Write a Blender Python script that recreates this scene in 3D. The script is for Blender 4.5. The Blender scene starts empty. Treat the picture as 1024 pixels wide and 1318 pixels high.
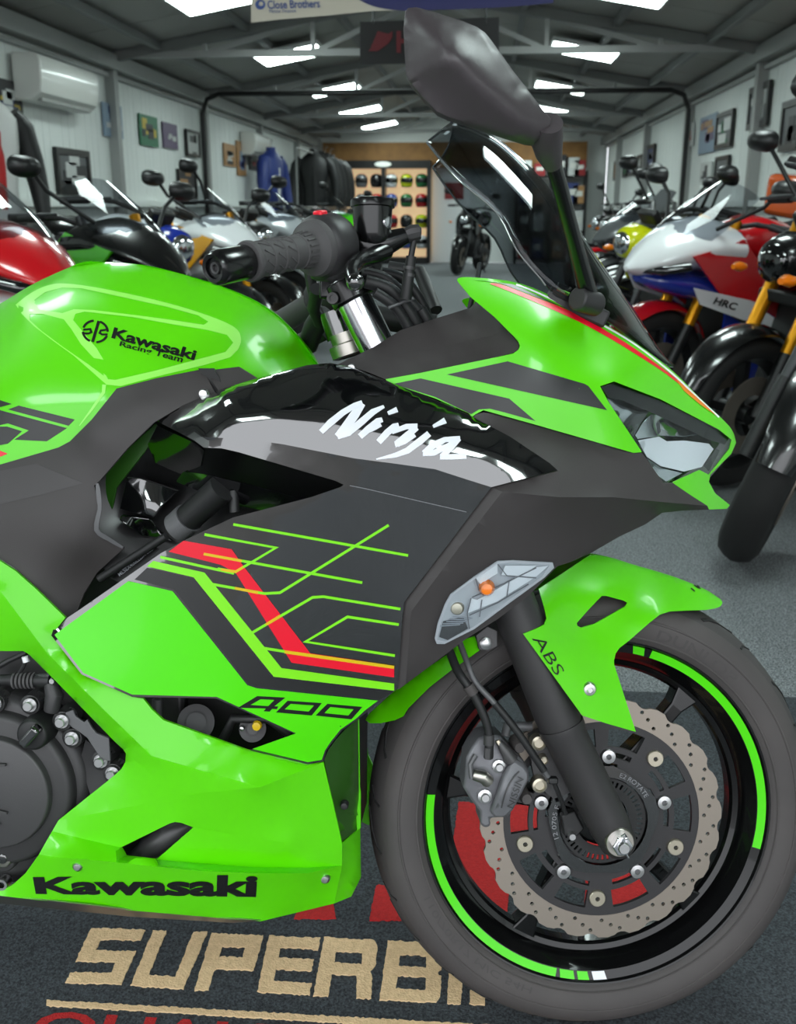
import bpy, bmesh, math, random
import numpy as np
from mathutils import Vector, Matrix
from mathutils.geometry import delaunay_2d_cdt

random.seed(7)
SC = bpy.context.scene
COL = SC.collection
PI = math.pi
V = lambda *a: np.array(a, float)

# ------------------------------------------------------------------ camera
FPX, PCX, PCY = 1300.0, 512.0, 659.0          # focal length and centre in pixels of the 1024x1318 frame
VPX, VPY = 622.0, 267.0                        # where the room's long axis runs to
_d = V(VPX-PCX, VPY-PCY, FPX); _d /= np.linalg.norm(_d)
_u = V(0, -_d[2], _d[1]); _u /= np.linalg.norm(_u)
_r = np.cross(_d, _u)
if _r[0] < 0: _r = -_r
RM = np.stack([_r, _d, _u])                    # camera -> world (x right, y into the room, z up)
CAM = V(0, 0, 1.043)
cam_d = bpy.data.cameras.new('camera'); cam = bpy.data.objects.new('camera', cam_d); COL.objects.link(cam)
_cr, _cu, _cb = RM @ V(1,0,0), RM @ V(0,-1,0), RM @ V(0,0,-1)
cam.matrix_world = Matrix(((_cr[0],_cu[0],_cb[0],CAM[0]), (_cr[1],_cu[1],_cb[1],CAM[1]), (_cr[2],_cu[2],_cb[2],CAM[2]), (0,0,0,1)))
cam_d.sensor_fit = 'VERTICAL'; cam_d.sensor_height = 24.0
cam_d.lens = 24.0*FPX/1318.0
cam_d.clip_start = 0.02; cam_d.clip_end = 200
cam_d.dof.use_dof = True; cam_d.dof.focus_distance = 1.18; cam_d.dof.aperture_fstop = 6.5
SC.camera = cam

# ------------------------------------------------------------------ light: overcast sky through the open shop front
w = bpy.data.worlds.new('overcast_sky'); SC.world = w; w.use_nodes = True
bg = w.node_tree.nodes['Background']; bg.inputs[0].default_value = (0.93, 0.96, 1.0, 1); bg.inputs[1].default_value = 3.0
SC.view_settings.view_transform = 'Standard'; SC.view_settings.look = 'None'
SC.view_settings.gamma = 1.0; SC.view_settings.use_curve_mapping = False
SC.view_settings.exposure = 0.0

# ------------------------------------------------------------------ helpers: pixels to places
def ray(px, py): return RM @ V((px-PCX)/FPX, (py-PCY)/FPX, 1.0)
def on_plane(px, py, p0, n):
    r = ray(px, py); t = np.dot(p0-CAM, n)/np.dot(r, n); return CAM + t*r
def FLO(px, py, z=0.0): return on_plane(px, py, V(0,0,z), V(0,0,1.0))
LEAN = math.radians(9); STEER = math.radians(9)
EX = V(1,0,0); EL = V(0,-math.cos(LEAN),math.sin(LEAN)); EU = V(0,math.sin(LEAN),math.cos(LEAN))
_k = math.radians(24.7); SAX = EU*math.cos(_k)-EX*math.sin(_k)      # steering axis
def rot_about(v, ax, a): return v*math.cos(a)+np.cross(ax, v)*math.sin(a)+ax*np.dot(ax, v)*(1-math.cos(a))
_s = STEER if np.dot(rot_about(EX, SAX, STEER), EL) < 0 else -STEER
WF = rot_about(EX, SAX, _s); WN = rot_about(EL, SAX, _s); WU = np.cross(WN, WF)
if WU[2] < 0: WU = -WU
WC = CAM + ray(773.5, 1054.5)*1.283 - 0.062*WN                      # front axle centre
WC[2] += -(WC-0.2935*WU)[2] + 0.0                                    # tyre stands on the mat
BO = WC + 0.005*EL
def P(px, py, d):                                                    # d: millimetres out from the bike's middle plane
    return on_plane(px, py, BO+EL*d*0.001, EL)
def PW(px, py, d): return on_plane(px, py, WC+WN*d*0.001, WN)        # the same for the steered front wheel
def W(r, a, off): return WC + WN*off*0.001 + (WF*math.cos(a)+WU*math.sin(a))*r*0.001

# ------------------------------------------------------------------ helpers: objects
MATS = {}
ROOT0 = V(0,0,0)
def link(name, verts, faces, mat, parent=None, origin=None, smooth=None, bevel=0, mats=None, fmat=None):
    org = V(0,0,0)
    if parent is not None and 'org' in parent: org = V(*parent['org'])
    if origin is not None and parent is None: org = V(*origin)
    me = bpy.data.meshes.new(name)
    me.from_pydata([tuple(v-org) for v in np.asarray(verts, float)], [], [tuple(int(i) for i in f) for f in faces])
    me.update()
    for m in (mats or [mat]): me.materials.append(MATS[m])
    if fmat is not None: me.polygons.foreach_set('material_index', list(fmat))
    if smooth is not None:
        me.shade_smooth()
        me.set_sharp_from_angle(angle=math.radians(smooth))
    o = bpy.data.objects.new(name, me); COL.objects.link(o)
    if parent is not None:
        o.parent = parent
        if 'org' in parent: o['org'] = parent['org']
    else:
        o.location = org
    if bevel:
        b = o.modifiers.new('edge', 'BEVEL'); b.width = bevel; b.segments = 2; b.limit_method = 'ANGLE'; b.angle_limit = math.radians(50)
        b.harden_normals = False
    return o
def empty(name, loc, label=None, cat=None, group=None, rotz=0.0):
    o = bpy.data.objects.new(name, None); COL.objects.link(o); o.location = loc; o.rotation_euler = (0,0,rotz); o.empty_display_size = .05
    if label: tag(o, label, cat, group)
    return o
def tag(o, label, cat, group=None):
    o['label'] = label; o['category'] = cat
    if group: o['group'] = group
    return o
def structure(o): o['kind'] = 'structure'; return o

class MB:                                       # collects simple shapes into one mesh
    def __init__(s): s.v = []; s.f = []; s.m = []
    def add(s, vs, fs, mi=0):
        b = len(s.v); s.v += [np.asarray(v, float) for v in vs]; s.f += [[i+b for i in f] for f in fs]; s.m += [mi]*len(fs)
    def box(s, c, size, ax=None, mi=0):
        ax = ax or (V(1,0,0), V(0,1,0), V(0,0,1)); c = np.asarray(c, float); h = [size[i]/2 for i in range(3)]
        vs = [c+ax[0]*h[0]*x+ax[1]*h[1]*y+ax[2]*h[2]*z for x in (-1,1) for y in (-1,1) for z in (-1,1)]
        s.add(vs, [(0,1,3,2),(4,6,7,5),(0,4,5,1),(2,3,7,6),(0,2,6,4),(1,5,7,3)], mi)
    def bar(s, a, b, wd, ht, up=V(0,0,1), mi=0):
        a = np.asarray(a, float); b = np.asarray(b, float); d = b-a; L = np.linalg.norm(d); d = d/L
        sd = np.cross(d, up); n = np.linalg.norm(sd)
        if n < 1e-6: sd = np.cross(d, V(1,0,0)); n = np.linalg.norm(sd)
        sd /= n; u2 = np.cross(sd, d)
        s.box((a+b)/2, (L, wd, ht), (d, sd, u2), mi)
    def tube(s, pts, rad, seg=12, caps=True, mi=0, flat=None):
        pts = [np.asarray(p, float) for p in pts]; n = len(pts)
        rad = rad if hasattr(rad, '__len__') else [rad]*n
        base = len(s.v); ref = None; rings = []
        for i in range(n):
            t = pts[min(i+1,n-1)]-pts[max(i-1,0)]; t = t/(np.linalg.norm(t)+1e-12)
            if ref is None:
                ref = np.cross(t, V(0,0,1)); 
                if np.linalg.norm(ref) < .1: ref = np.cross(t, V(1,0,0))
            ref = ref-t*np.dot(ref, t); ref /= np.linalg.norm(ref); bi = np.cross(t, ref)
            rings.append([pts[i]+rad[i]*(math.cos(2*PI*k/seg)*ref+math.sin(2*PI*k/seg)*bi) for k in range(seg)])
        vs = [v for r_ in rings for v in r_]; fs = []
        for i in range(n-1):
            for k in range(seg):
                k2 = (k+1) % seg; fs.append((i*seg+k, i*seg+k2, (i+1)*seg+k2, (i+1)*seg+k))
        if caps: fs.append(tuple(range(seg))[::-1]); fs.append(tuple((n-1)*seg+k for k in range(seg)))
        s.add(vs, fs, mi)
    def lathe(s, c, ax, prof, seg=32, closed=False, mi=0, a0=0, a1=2*PI, ref=None):      # prof: (radius, offset along axis)
        ax = np.asarray(ax, float)/np.linalg.norm(ax)
        if ref is None:
            ref = np.cross(ax, V(0,0,1))
            if np.linalg.norm(ref) < .1: ref = np.cross(ax, V(1,0,0))
        ref = ref/np.linalg.norm(ref); bi = np.cross(ax, ref); full = abs(a1-a0-2*PI) < 1e-6
        ns = seg if full else seg+1; m = len(prof)
        vs = [c+ax*o+r*(math.cos(a0+(a1-a0)*k/seg)*ref+math.sin(a0+(a1-a0)*k/seg)*bi) for k in range(ns) for r, o in prof]
        fs = []
        for k in range(seg):
            k2 = (k+1) % ns
            for j in range(m if closed else m-1):
                j2 = (j+1) % m; fs.append((k*m+j, k*m+j2, k2*m+j2, k2*m+j))
        s.add(vs, fs, mi)
    def build(s, name, mat, parent=None, origin=None, smooth=40, bevel=0, fix=True):
        mats = mat if isinstance(mat, (list, tuple)) else [mat]
        o = link(name, s.v, s.f, None, parent, origin, None, bevel, mats, s.m)
        if fix:
            bm = bmesh.new(); bm.from_mesh(o.data)
            bmesh.ops.remove_doubles(bm, verts=bm.verts, dist=1e-6)
            bmesh.ops.recalc_face_normals(bm, faces=bm.faces); bm.to_mesh(o.data); bm.free()
        if smooth: o.data.shade_smooth(); o.data.set_sharp_from_angle(angle=math.radians(smooth))
        return o

# ------------------------------------------------------------------ helpers: traced sheets with true depth
def inpoly(pts, poly):
    pts = np.atleast_2d(pts); x, y = pts[:,0], pts[:,1]; c = np.zeros(len(pts), bool); n = len(poly); j = n-1
    for i in range(n):
        xi, yi = poly[i]; xj, yj = poly[j]
        if yi != yj:
            k = ((yi > y) != (yj > y)) & (x < (xj-xi)*(y-yi)/(yj-yi)+xi); c ^= k
        j = i
    return c
def resample(poly, sp, closed=True):
    out = []; n = len(poly)
    for i in range(n if closed else n-1):
        a = V(*poly[i]); b = V(*poly[(i+1) % n]); L = np.linalg.norm(b-a); k = max(1, int(round(L/sp)))
        for j in range(k): out.append(tuple(a+(b-a)*j/k))
    if not closed: out.append(tuple(poly[-1]))
    return out
def curve(pts, n=5, closed=False):              # Catmull-Rom through the points
    p = [V(*q) for q in pts]; N = len(p); out = []
    for i in range(N if closed else N-1):
        g = (lambda k: p[k % N]) if closed else (lambda k: p[min(max(k,0),N-1)])
        a, b, c, d = g(i-1), g(i), g(i+1), g(i+2)
        for j in range(n):
            t = j/n; out.append(tuple(.5*((2*b)+(-a+c)*t+(2*a-5*b+4*c-d)*t*t+(-a+3*b-3*c+d)*t**3)))
    if not closed: out.append(tuple(p[-1]))
    return out
def segdist(pts, a, b):
    a = V(*a); b = V(*b); ab = b-a; t = np.clip(((pts-a)@ab)/(ab@ab+1e-12), 0, 1); return np.linalg.norm(pts-(a+t[:,None]*ab), axis=1)
def tri_fill(outline, holes=(), creases=(), sp=9):
    ol = resample(outline, sp*1.2); hl = [resample(h, sp*1.2) for h in holes]; cl = [resample(c, sp*1.2, False) for c in creases]
    verts = []; edges = []
    def addloop(l, closed):
        b = len(verts); verts.extend(l); n = len(l)
        edges.extend([(b+i, b+(i+1) % n) for i in range(n if closed else n-1)])
    addloop(ol, True)
    for h in hl: addloop(h, True)
    for c in cl: addloop(c, False)
    a = np.array(ol); x0, y0 = a.min(0); x1, y1 = a.max(0); g = []
    row = 0; y = y0+sp*.5
    while y < y1:
        x = x0+(sp*.5 if row % 2 else 0)
        while x < x1: g.append((x, y)); x += sp
        y += sp*.866; row += 1
    if g:
        g = np.array(g); ok = inpoly(g, ol)
        for h in hl: ok &= ~inpoly(g, h)
        g = g[ok]
        for lst, cz in [(ol, 1)]+[(h, 1) for h in hl]+[(c, 0) for c in cl]:
            n = len(lst)
            for i in range(n if cz else n-1):
                if len(g) == 0: break
                g = g[segdist(g, lst[i], lst[(i+1) % n]) > sp*.45]
        verts.extend([tuple(q) for q in g])
    r = delaunay_2d_cdt([Vector(v) for v in verts], edges, [], 0, 1e-4)
    vv = np.array([tuple(v) for v in r[0]]); tr = [t for t in r[2]]
    cen = np.array([vv[list(t)].mean(0) for t in tr]); ok = inpoly(cen, ol)
    for h in hl: ok &= ~inpoly(cen, h)
    tr = [t for t, k in zip(tr, ok) if k]
    used = sorted({i for t in tr for i in t}); mp = {o: i for i, o in enumerate(used)}
    return vv[used], [tuple(mp[i] for i in t) for t in tr]
class Field:                                    # depth over a panel: smooth (thin plate) or creased (straight facets)
    def __init__(s, pts, mode='tps', edges=(), lam=0.0):
        s.mode = mode; s.p = np.array([(a,b) for a,b,_ in pts], float); s.z = np.array([c for _,_,c in pts], float); n = len(pts); s.edges = edges
        if mode == 'tps':
            K = s.phi(s.p); Q = np.c_[np.ones(n), s.p/100]
            A = np.block([[K+lam*np.eye(n), Q], [Q.T, np.zeros((3,3))]]); s.w = np.linalg.solve(A, np.r_[s.z, 0,0,0])
        else:
            r = delaunay_2d_cdt([Vector(q) for q in s.p], list(edges), [], 0, 1e-4)
            s.t = [t for t in r[2]]; s.vv = np.array([tuple(v) for v in r[0]])
            org = r[3]; s.vz = np.array([s.z[o[0]] if o else s.near(v) for o, v in zip(org, s.vv)])
    def near(s, v): return s.z[np.argmin(((s.p-v)**2).sum(1))]
    def phi(s, q):
        r2 = ((q[:,None]-s.p[None])**2).sum(2)/1e4; return r2*np.log(r2+1e-12)*.5
    def __call__(s, x, y=None):
        q = np.atleast_2d(np.array(x, float) if y is None else V(x, y))
        if s.mode == 'tps':
            r = s.phi(q)@s.w[:-3]+np.c_[np.ones(len(q)), q/100]@s.w[-3:]
        else:
            r = np.zeros(len(q)); best = np.full(len(q), 1e9)
            for t in s.t:
                a, b, c = s.vv[list(t)]; den = (b[1]-c[1])*(a[0]-c[0])+(c[0]-b[0])*(a[1]-c[1])
                if abs(den) < 1e-6: continue
                l1 = ((b[1]-c[1])*(q[:,0]-c[0])+(c[0]-b[0])*(q[:,1]-c[1]))/den; l2 = ((c[1]-a[1])*(q[:,0]-c[0])+(a[0]-c[0])*(q[:,1]-c[1]))/den
                l3 = 1-l1-l2; viol = np.maximum(0, -np.minimum(np.minimum(l1, l2), l3)); k = viol < best-1e-9
                lc = np.clip(np.stack([l1,l2,l3]), -.15, 1.3); z = (lc*s.vz[list(t)][:,None]).sum(0)/lc.sum(0)
                r[k] = z[k]; best[k] = viol[k]
        return r if y is None else float(r[0])
    def lines(s): return [(tuple(s.p[a]), tuple(s.p[b])) for a, b in s.edges]
class Membrane:                                  # taut skin over an outline, kinked only along given creases: points are (x, y, d)
    mode = 'mem'
    def __init__(s, outline, creases=(), holes=(), pins=(), sp=10, bulge=0.0, relax=0, soft=(), smooth_zone=None):
        s.outline = [(q[0], q[1]) for q in outline]; s.cr = [[(q[0], q[1]) for q in c] for c in list(creases)+list(soft)]; s.nh = len(creases); s.holes = holes
        s.vv, s.tr = tri_fill(s.outline, holes, s.cr, sp); n = len(s.vv); fix = {}
        def lay(pts, closed):
            known = [i for i, q in enumerate(pts) if len(q) > 2 and q[2] is not None]; P_ = [V(q[0], q[1]) for q in pts]; N = len(pts)
            z = [q[2] if len(q) > 2 else None for q in pts]
            for a, b in zip(known, known[1:]+([known[0]+N] if closed else [])):
                L = [0.]
                for i in range(a, b): L.append(L[-1]+np.linalg.norm(P_[(i+1) % N]-P_[i % N]))
                for k, i in enumerate(range(a, b+1)):
                    if z[i % N] is None: z[i % N] = z[a]+(z[b % N]-z[a])*L[k]/max(L[-1], 1e-9)
            for i in range(N if closed else N-1):
                a, b = P_[i], P_[(i+1) % N]; ab = b-a; l2 = ab@ab
                if l2 < 1e-9: continue
                t = ((s.vv-a)@ab)/l2; dist = np.linalg.norm(s.vv-(a+np.clip(t,0,1)[:,None]*ab), axis=1)
                for k in np.nonzero(dist < .02)[0]: fix[int(k)] = z[i]+(z[(i+1) % N]-z[i])*min(1, max(0, t[k]))
        for c in list(creases)+list(soft): lay(list(c), False)
        lay(list(outline), True)
        for (x, y, d) in pins: fix[int(np.argmin(((s.vv-V(x,y))**2).sum(1)))] = d
        if smooth_zone:                         # a zone that follows one smooth field
            fz = Field(smooth_zone[1], lam=smooth_zone[2]); iz = np.nonzero(inpoly(s.vv, smooth_zone[0]))[0]; vz = fz(s.vv[iz])
            for k, d in zip(iz, vz): fix[int(k)] = d
        A = np.zeros((n, n)); b = np.zeros(n)
        for t in s.tr:
            for i in range(3): A[t[i], t[(i+1) % 3]] = -1; A[t[(i+1) % 3], t[i]] = -1
        A[np.arange(n), np.arange(n)] = -A.sum(1); b += bulge
        for k, d in fix.items(): A[k] = 0; A[k,k] = 1; b[k] = d
        s.dd = np.linalg.solve(A, b); s.crease_e = set(); L_ = [(c[i], c[i+1]) for c in s.cr[:s.nh] for i in range(len(c)-1)]; hard = set()
        edg = {tuple(sorted((t[i], t[(i+1) % 3]))) for t in s.tr for i in range(3)}
        for (a, c) in L_:
            da = segdist(s.vv, a, c) < .05
            s.crease_e |= {e for e in edg if da[e[0]] and da[e[1]]}
        if soft: hard = {i for e in s.crease_e for i in e}
        nb = {}
        for i, j in edg: nb.setdefault(i, []).append(j); nb.setdefault(j, []).append(i)
        cnt = {}
        for t in s.tr:
            for i in range(3): e = tuple(sorted((t[i], t[(i+1) % 3]))); cnt[e] = cnt.get(e, 0)+1
        bd = {i for e, k in cnt.items() if k == 1 for i in e}
        for _ in range(relax):
            nd = s.dd.copy()
            for i in range(n):
                if i not in bd and i not in hard: nd[i] = .4*s.dd[i]+.6*np.mean(s.dd[nb[i]])
            s.dd = nd
        if relax and not soft: s.crease_e = set()
        a_, b_, c_ = (s.vv[[t[i] for t in s.tr]] for i in range(3)); s.A, s.B, s.C = a_, b_, c_; s.ti = np.array(s.tr)
        s.den = (b_[:,1]-c_[:,1])*(a_[:,0]-c_[:,0])+(c_[:,0]-b_[:,0])*(a_[:,1]-c_[:,1]); s.den[abs(s.den) < 1e-9] = 1e-9
    def __call__(s, x, y=None):
        q = np.atleast_2d(np.array(x, float) if y is None else V(x, y)); r = np.zeros(len(q))
        for k, (px, py) in enumerate(q):
            l1 = ((s.B[:,1]-s.C[:,1])*(px-s.C[:,0])+(s.C[:,0]-s.B[:,0])*(py-s.C[:,1]))/s.den; l2 = ((s.C[:,1]-s.A[:,1])*(px-s.C[:,0])+(s.A[:,0]-s.C[:,0])*(py-s.C[:,1]))/s.den
            l = np.stack([l1, l2, 1-l1-l2]); mn = l.min(0); j = int(np.argmax(mn))
            if mn[j] < -.02: j2 = int(np.argmin(((s.vv-V(px,py))**2).sum(1))); r[k] = s.dd[j2]; continue
            r[k] = (l[:,j]*s.dd[s.ti[j]]).sum()
        return r if y is None else float(r[0])
    def lines(s): return [(c[i], c[i+1]) for c in s.cr for i in range(len(c)-1)]
def const(d): return Field([(0,0,d),(1000,0,d),(0,1000,d),(1000,1000,d)])
def shell(vv, tr, front, back):
    n = len(vv); fs = []
    front = np.asarray(front); back = np.asarray(back)
    a, b, c = (front[[t[i] for t in tr]] for i in range(3)); nn = np.cross(b-a, c-a); out = front-back
    flip = (nn*(out[[t[0] for t in tr]])).sum(1).sum() < 0
    tr = [t[::-1] if flip else t for t in tr]
    cnt = {}
    for t in tr:
        for i in range(3):
            e = (t[i], t[(i+1) % 3]); cnt[e] = 1
    fs += [tuple(t) for t in tr]; fs += [(t[2]+n, t[1]+n, t[0]+n) for t in tr]
    for (i, j) in cnt:
        if (j, i) not in cnt: fs.append((j, i, i+n, j+n))
    return np.vstack([front, back]), fs
def sheet(name, parent, mat, outline, field, thick=3, holes=(), creases=(), sp=10, place=P, nrm=None, mirror=False, bevel=.0008, smooth=38):
    nrm = EL if nrm is None else nrm
    cr = list(creases)+([list(l) for l in field.lines()] if field.mode == 'lin' else [])
    if field.mode == 'mem': vv, tr, dd = field.vv, field.tr, field.dd
    else: vv, tr = tri_fill(outline, holes, cr, sp); dd = field(vv)
    front = np.array([place(x, y, d) for (x, y), d in zip(vv, dd)]); back = front-nrm*thick*.001
    vs, fs = shell(vv, tr, front, back); twin = None; n0 = len(vv)
    if mirror:
        o0 = BO if place is P else WC; k = len(vs)
        mv = vs-2*np.outer((vs-o0)@nrm, nrm)
        if mirror == 'join': vs = np.vstack([vs, mv]); fs = fs+[tuple(i+k for i in f)[::-1] for f in fs]
        else: twin = (mv, [f[::-1] for f in fs])
    o = link(name, vs, fs, mat, parent, smooth=smooth, bevel=bevel); mesh_creases(o, field, n0)
    if twin is not None: o2 = link(name, twin[0], twin[1], mat, parent, smooth=smooth, bevel=bevel); mesh_creases(o2, field, n0)
    return o
def mesh_creases(o, field, n0):
    if field.mode != 'mem' or not field.crease_e: return
    me = o.data; at = me.attributes.get('sharp_edge') or me.attributes.new('sharp_edge', 'BOOLEAN', 'EDGE')
    for e in me.edges:
        k = tuple(sorted(e.vertices))
        if k in field.crease_e: at.data[e.index].value = True
def decal(name, parent, mat, polys, field, eps=.7, sp=14, place=P, nrm=None, thick=.25):
    nrm = EL if nrm is None else nrm; vs_all = []; fs_all = []; k = 0
    cr = [list(l) for l in field.lines()] if field.mode != 'tps' else []
    for pl in polys:
        if isinstance(pl, dict): ol, hl = pl['o'], pl.get('h', ())
        else: ol, hl = pl, ()
        vv, tr = tri_fill(ol, hl, cr, sp)
        dd = field(vv)+eps; front = np.array([place(x, y, d) for (x, y), d in zip(vv, dd)]); back = front-nrm*(thick+eps*.4)*.001
        vs, fs = shell(vv, tr, front, back); vs_all.append(vs); fs_all += [tuple(i+k for i in f) for f in fs]; k += len(vs)
    return link(name, np.vstack(vs_all), fs_all, mat, parent, smooth=30)
def stroke(pts, wd, closed=False):              # a line of given width as an outline
    p = [V(*q) for q in pts]; n = len(p); L = []; R_ = []
    wds = wd if hasattr(wd, '__len__') else [wd]*n
    for i in range(n):
        a = p[i]-p[i-1] if i > 0 or closed else p[1]-p[0]
        b = p[(i+1) % n]-p[i] if i < n-1 or closed else p[-1]-p[-2]
        a = a/np.linalg.norm(a); b = b/np.linalg.norm(b); na = V(-a[1], a[0]); nb = V(-b[1], b[0]); m = na+nb
        m = m/max(np.linalg.norm(m), .3); sc = wds[i]/2/max(.45, m@na); L.append(tuple(p[i]+m*sc)); R_.append(tuple(p[i]-m*sc))
    if closed: return dict(o=L, h=[R_]) if abs(area(L)) > abs(area(R_)) else dict(o=R_, h=[L])
    return L+R_[::-1]
def area(p): return .5*sum(p[i][0]*p[(i+1) % len(p)][1]-p[(i+1) % len(p)][0]*p[i][1] for i in range(len(p)))
def text_geo(s, bold=0.0, shear=0.0, spacing=1.0):
    cu = bpy.data.curves.new('t', 'FONT'); cu.body = s; cu.offset = bold; cu.shear = shear; cu.space_character = spacing; cu.resolution_u = 3
    o = bpy.data.objects.new('t', cu); COL.objects.link(o)
    dg = bpy.context.evaluated_depsgraph_get(); me = o.evaluated_get(dg).to_mesh()
    vs = np.array([tuple(v.co)[:2] for v in me.vertices]); fs = [tuple(p.vertices) for p in me.polygons]
    o.evaluated_get(dg).to_mesh_clear(); bpy.data.objects.remove(o); bpy.data.curves.remove(cu)
    mn, mx = vs.min(0), vs.max(0); return (vs-mn)/(mx-mn), fs
def bil(q, u, v):                               # q: bottom-left, bottom-right, top-right, top-left
    a, b, c, d = (V(*k) for k in q); return (a*(1-u)+b*u)*(1-v)+(d*(1-u)+c*u)*v
def text_decal(name, parent, mat, s, quad, field, eps=.9, bold=.02, shear=0., place=P, nrm=None, spacing=1.0):
    nrm = EL if nrm is None else nrm; uv, fs = text_geo(s, bold, shear, spacing)
    px = np.array([bil(quad, u, v) for u, v in uv]); dd = field(px)+eps; front = np.array([place(x, y, d) for (x, y), d in zip(px, dd)])
    return link(name, front, fs, mat, parent)

# ------------------------------------------------------------------ materials
def mat(name, col, rough=.5, metal=0., coat=0., coat_rough=.03, spec=.5, bump=None, vary=None, trans=0., emit=None, alpha=1., ior=1.5, sheen=0):
    m = bpy.data.materials.new(name); m.use_nodes = True; nt = m.node_tree; b = nt.nodes['Principled BSDF']
    c = tuple(((x/255+.055)/1.055)**2.4 if x > 10.3 else x/255/12.92 for x in col)+(1,)
    I = b.inputs; I['Base Color'].default_value = c; I['Roughness'].default_value = rough; I['Metallic'].default_value = metal
    I['Coat Weight'].default_value = coat; I['Coat Roughness'].default_value = coat_rough; I['Specular IOR Level'].default_value = spec
    I['Transmission Weight'].default_value = trans; I['Alpha'].default_value = alpha; I['IOR'].default_value = ior; I['Sheen Weight'].default_value = sheen
    if emit: I['Emission Color'].default_value = tuple(emit[:3])+(1,); I['Emission Strength'].default_value = emit[3]
    if bump or vary: tc = nt.nodes.new('ShaderNodeTexCoord')
    if bump:
        sc, st = bump[:2]; nz = nt.nodes.new('ShaderNodeTexNoise'); nz.inputs['Scale'].default_value = sc; nz.inputs['Detail'].default_value = 3
        bp = nt.nodes.new('ShaderNodeBump'); bp.inputs['Strength'].default_value = st; bp.inputs['Distance'].default_value = bump[2] if len(bump) > 2 else .001
        nt.links.new(tc.outputs['Object'], nz.inputs['Vector']); nt.links.new(nz.outputs[0], bp.inputs['Height']); nt.links.new(bp.outputs[0], I['Normal'])
    if vary:                                     # (scale, second colour, contrast)
        sc, c2, k = vary; nz = nt.nodes.new('ShaderNodeTexNoise'); nz.inputs['Scale'].default_value = sc; nz.inputs['Detail'].default_value = 4
        rp = nt.nodes.new('ShaderNodeValToRGB'); rp.color_ramp.elements[0].position = .5-k; rp.color_ramp.elements[1].position = .5+k
        rp.color_ramp.elements[0].color = c; rp.color_ramp.elements[1].color = tuple(((x/255+.055)/1.055)**2.4 for x in c2)+(1,)
        nt.links.new(tc.outputs['Object'], nz.inputs['Vector']); nt.links.new(nz.outputs[0], rp.inputs[0]); nt.links.new(rp.outputs[0], I['Base Color'])
    MATS[name] = m; return m
mat('green', (90,208,0), .36, coat=.35, coat_rough=.1, spec=.35)
mat('green_deep', (78,214,0), .34, coat=.2, coat_rough=.08, spec=.3)
mat('green_line', (124,222,22), .35)
mat('film', (150,236,96), .38)
mat('gloss_black', (9,9,11), .1, coat=1., coat_rough=.015, ior=1.75); MATS['gloss_black'].node_tree.nodes['Principled BSDF'].inputs['Coat IOR'].default_value = 1.75
mat('semi_gloss', (13,13,14), .24, coat=.25, coat_rough=.1, spec=.4)
mat('decal_black', (20,20,21), .3)
mat('sticker_black', (30,30,31), .4)
mat('red', (226,10,40), .32)
mat('dark_red', (150,12,30), .3)
mat('yellow_line', (214,180,10), .35)
mat('orange', (232,128,20), .35)
mat('white', (236,236,240), .35)
mat('silver_print', (226,228,236), .3)
mat('thin_line', (120,120,124), .4)
mat('grey_plastic', (55,51,51), .58, bump=(900,.35,.0004))
mat('grey_plastic_light', (62,58,59), .55, bump=(900,.3,.0004))
mat('black_plastic', (40,38,40), .48, bump=(700,.2,.0004))
mat('dark_void', (10,10,11), .6)  # near-black that puts shade into the gaps behind panels
mat('fork_black', (46,44,45), .48, bump=(1200,.15,.0003))
mat('rubber', (64,60,60), .68, bump=(300,.25,.0005), vary=(9,(78,73,72),.3))
mat('tread', (72,68,68), .74, bump=(260,.3,.0006), vary=(14,(56,53,53),.3))
mat('groove', (30,29,29), .8)
mat('grip_rubber', (72,70,71), .7, bump=(600,.25,.0005))
mat('chrome', (205,205,210), .14, metal=1.)
mat('steel', (176,172,164), .34, metal=1.)
mat('bolt', (196,196,196), .3, metal=1.)
mat('disc', (150,140,130), .42, metal=.75, bump=(220,.1,.0003))
mat('button', (186,178,160), .36, metal=.9)
mat('cast', (72,71,72), .46, metal=.35, bump=(500,.2,.0004))
mat('caliper', (112,112,116), .48, metal=.4, bump=(500,.2,.0004))
mat('engine', (56,55,56), .46, metal=.25, bump=(420,.2,.0004))
mat('rim_black', (11,11,12), .22, coat=.25, spec=.3)
mat('hose', (26,26,27), .5)
mat('braid', (96,96,98), .5, bump=(900,.6,.0008))
mat('plate_grey', (92,92,94), .5, metal=.3)
# ------------------------------------------------------------------ the showroom
mat('carpet', (56,58,61), .95, bump=(420,.5,.003), vary=(260,(148,152,155),.13))
mat('mat_pile', (30,33,37), .95, bump=(300,.7,.004), vary=(300,(72,77,82),.16))
mat('mat_tan', (240,208,164), .95, bump=(300,.7,.004), vary=(120,(216,182,138),.25))
mat('mat_red', (196,36,36), .95, bump=(300,.7,.004), vary=(160,(170,26,28),.25))
mat('wall_sheet', (228,232,229), .5); mat('wall_base', (150,154,152), .6)
mat('roof_sheet', (158,157,152), .55); mat('galv', (158,160,158), .42, metal=.35); mat('galv_dark', (120,122,121), .5, metal=.3)
mat('led', (240,250,250), .5, emit=(.84,1.,.97,20))
mat('fixture', (225,228,226), .4)
mat('frame_black', (18,18,18), .35); mat('paper', (214,214,208), .6)
mat('plywood', (150,108,58), .7, vary=(6,(120,84,44),.3)); mat('concrete', (112,110,107), .9, vary=(3,(96,94,91),.3))
mat('shelf_back_glow', (236,196,146), .6, emit=(1.,.72,.42,.55)); mat('door_white', (246,248,250), .5, emit=None)  # cabinet back glows warm in place of its light strips
RX0, RX1, EAVE, RIDX, RIDZ, RY0, RY1 = -3.3, 2.32, 2.3, -.49, 2.79, -1.7, 20.6
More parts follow.
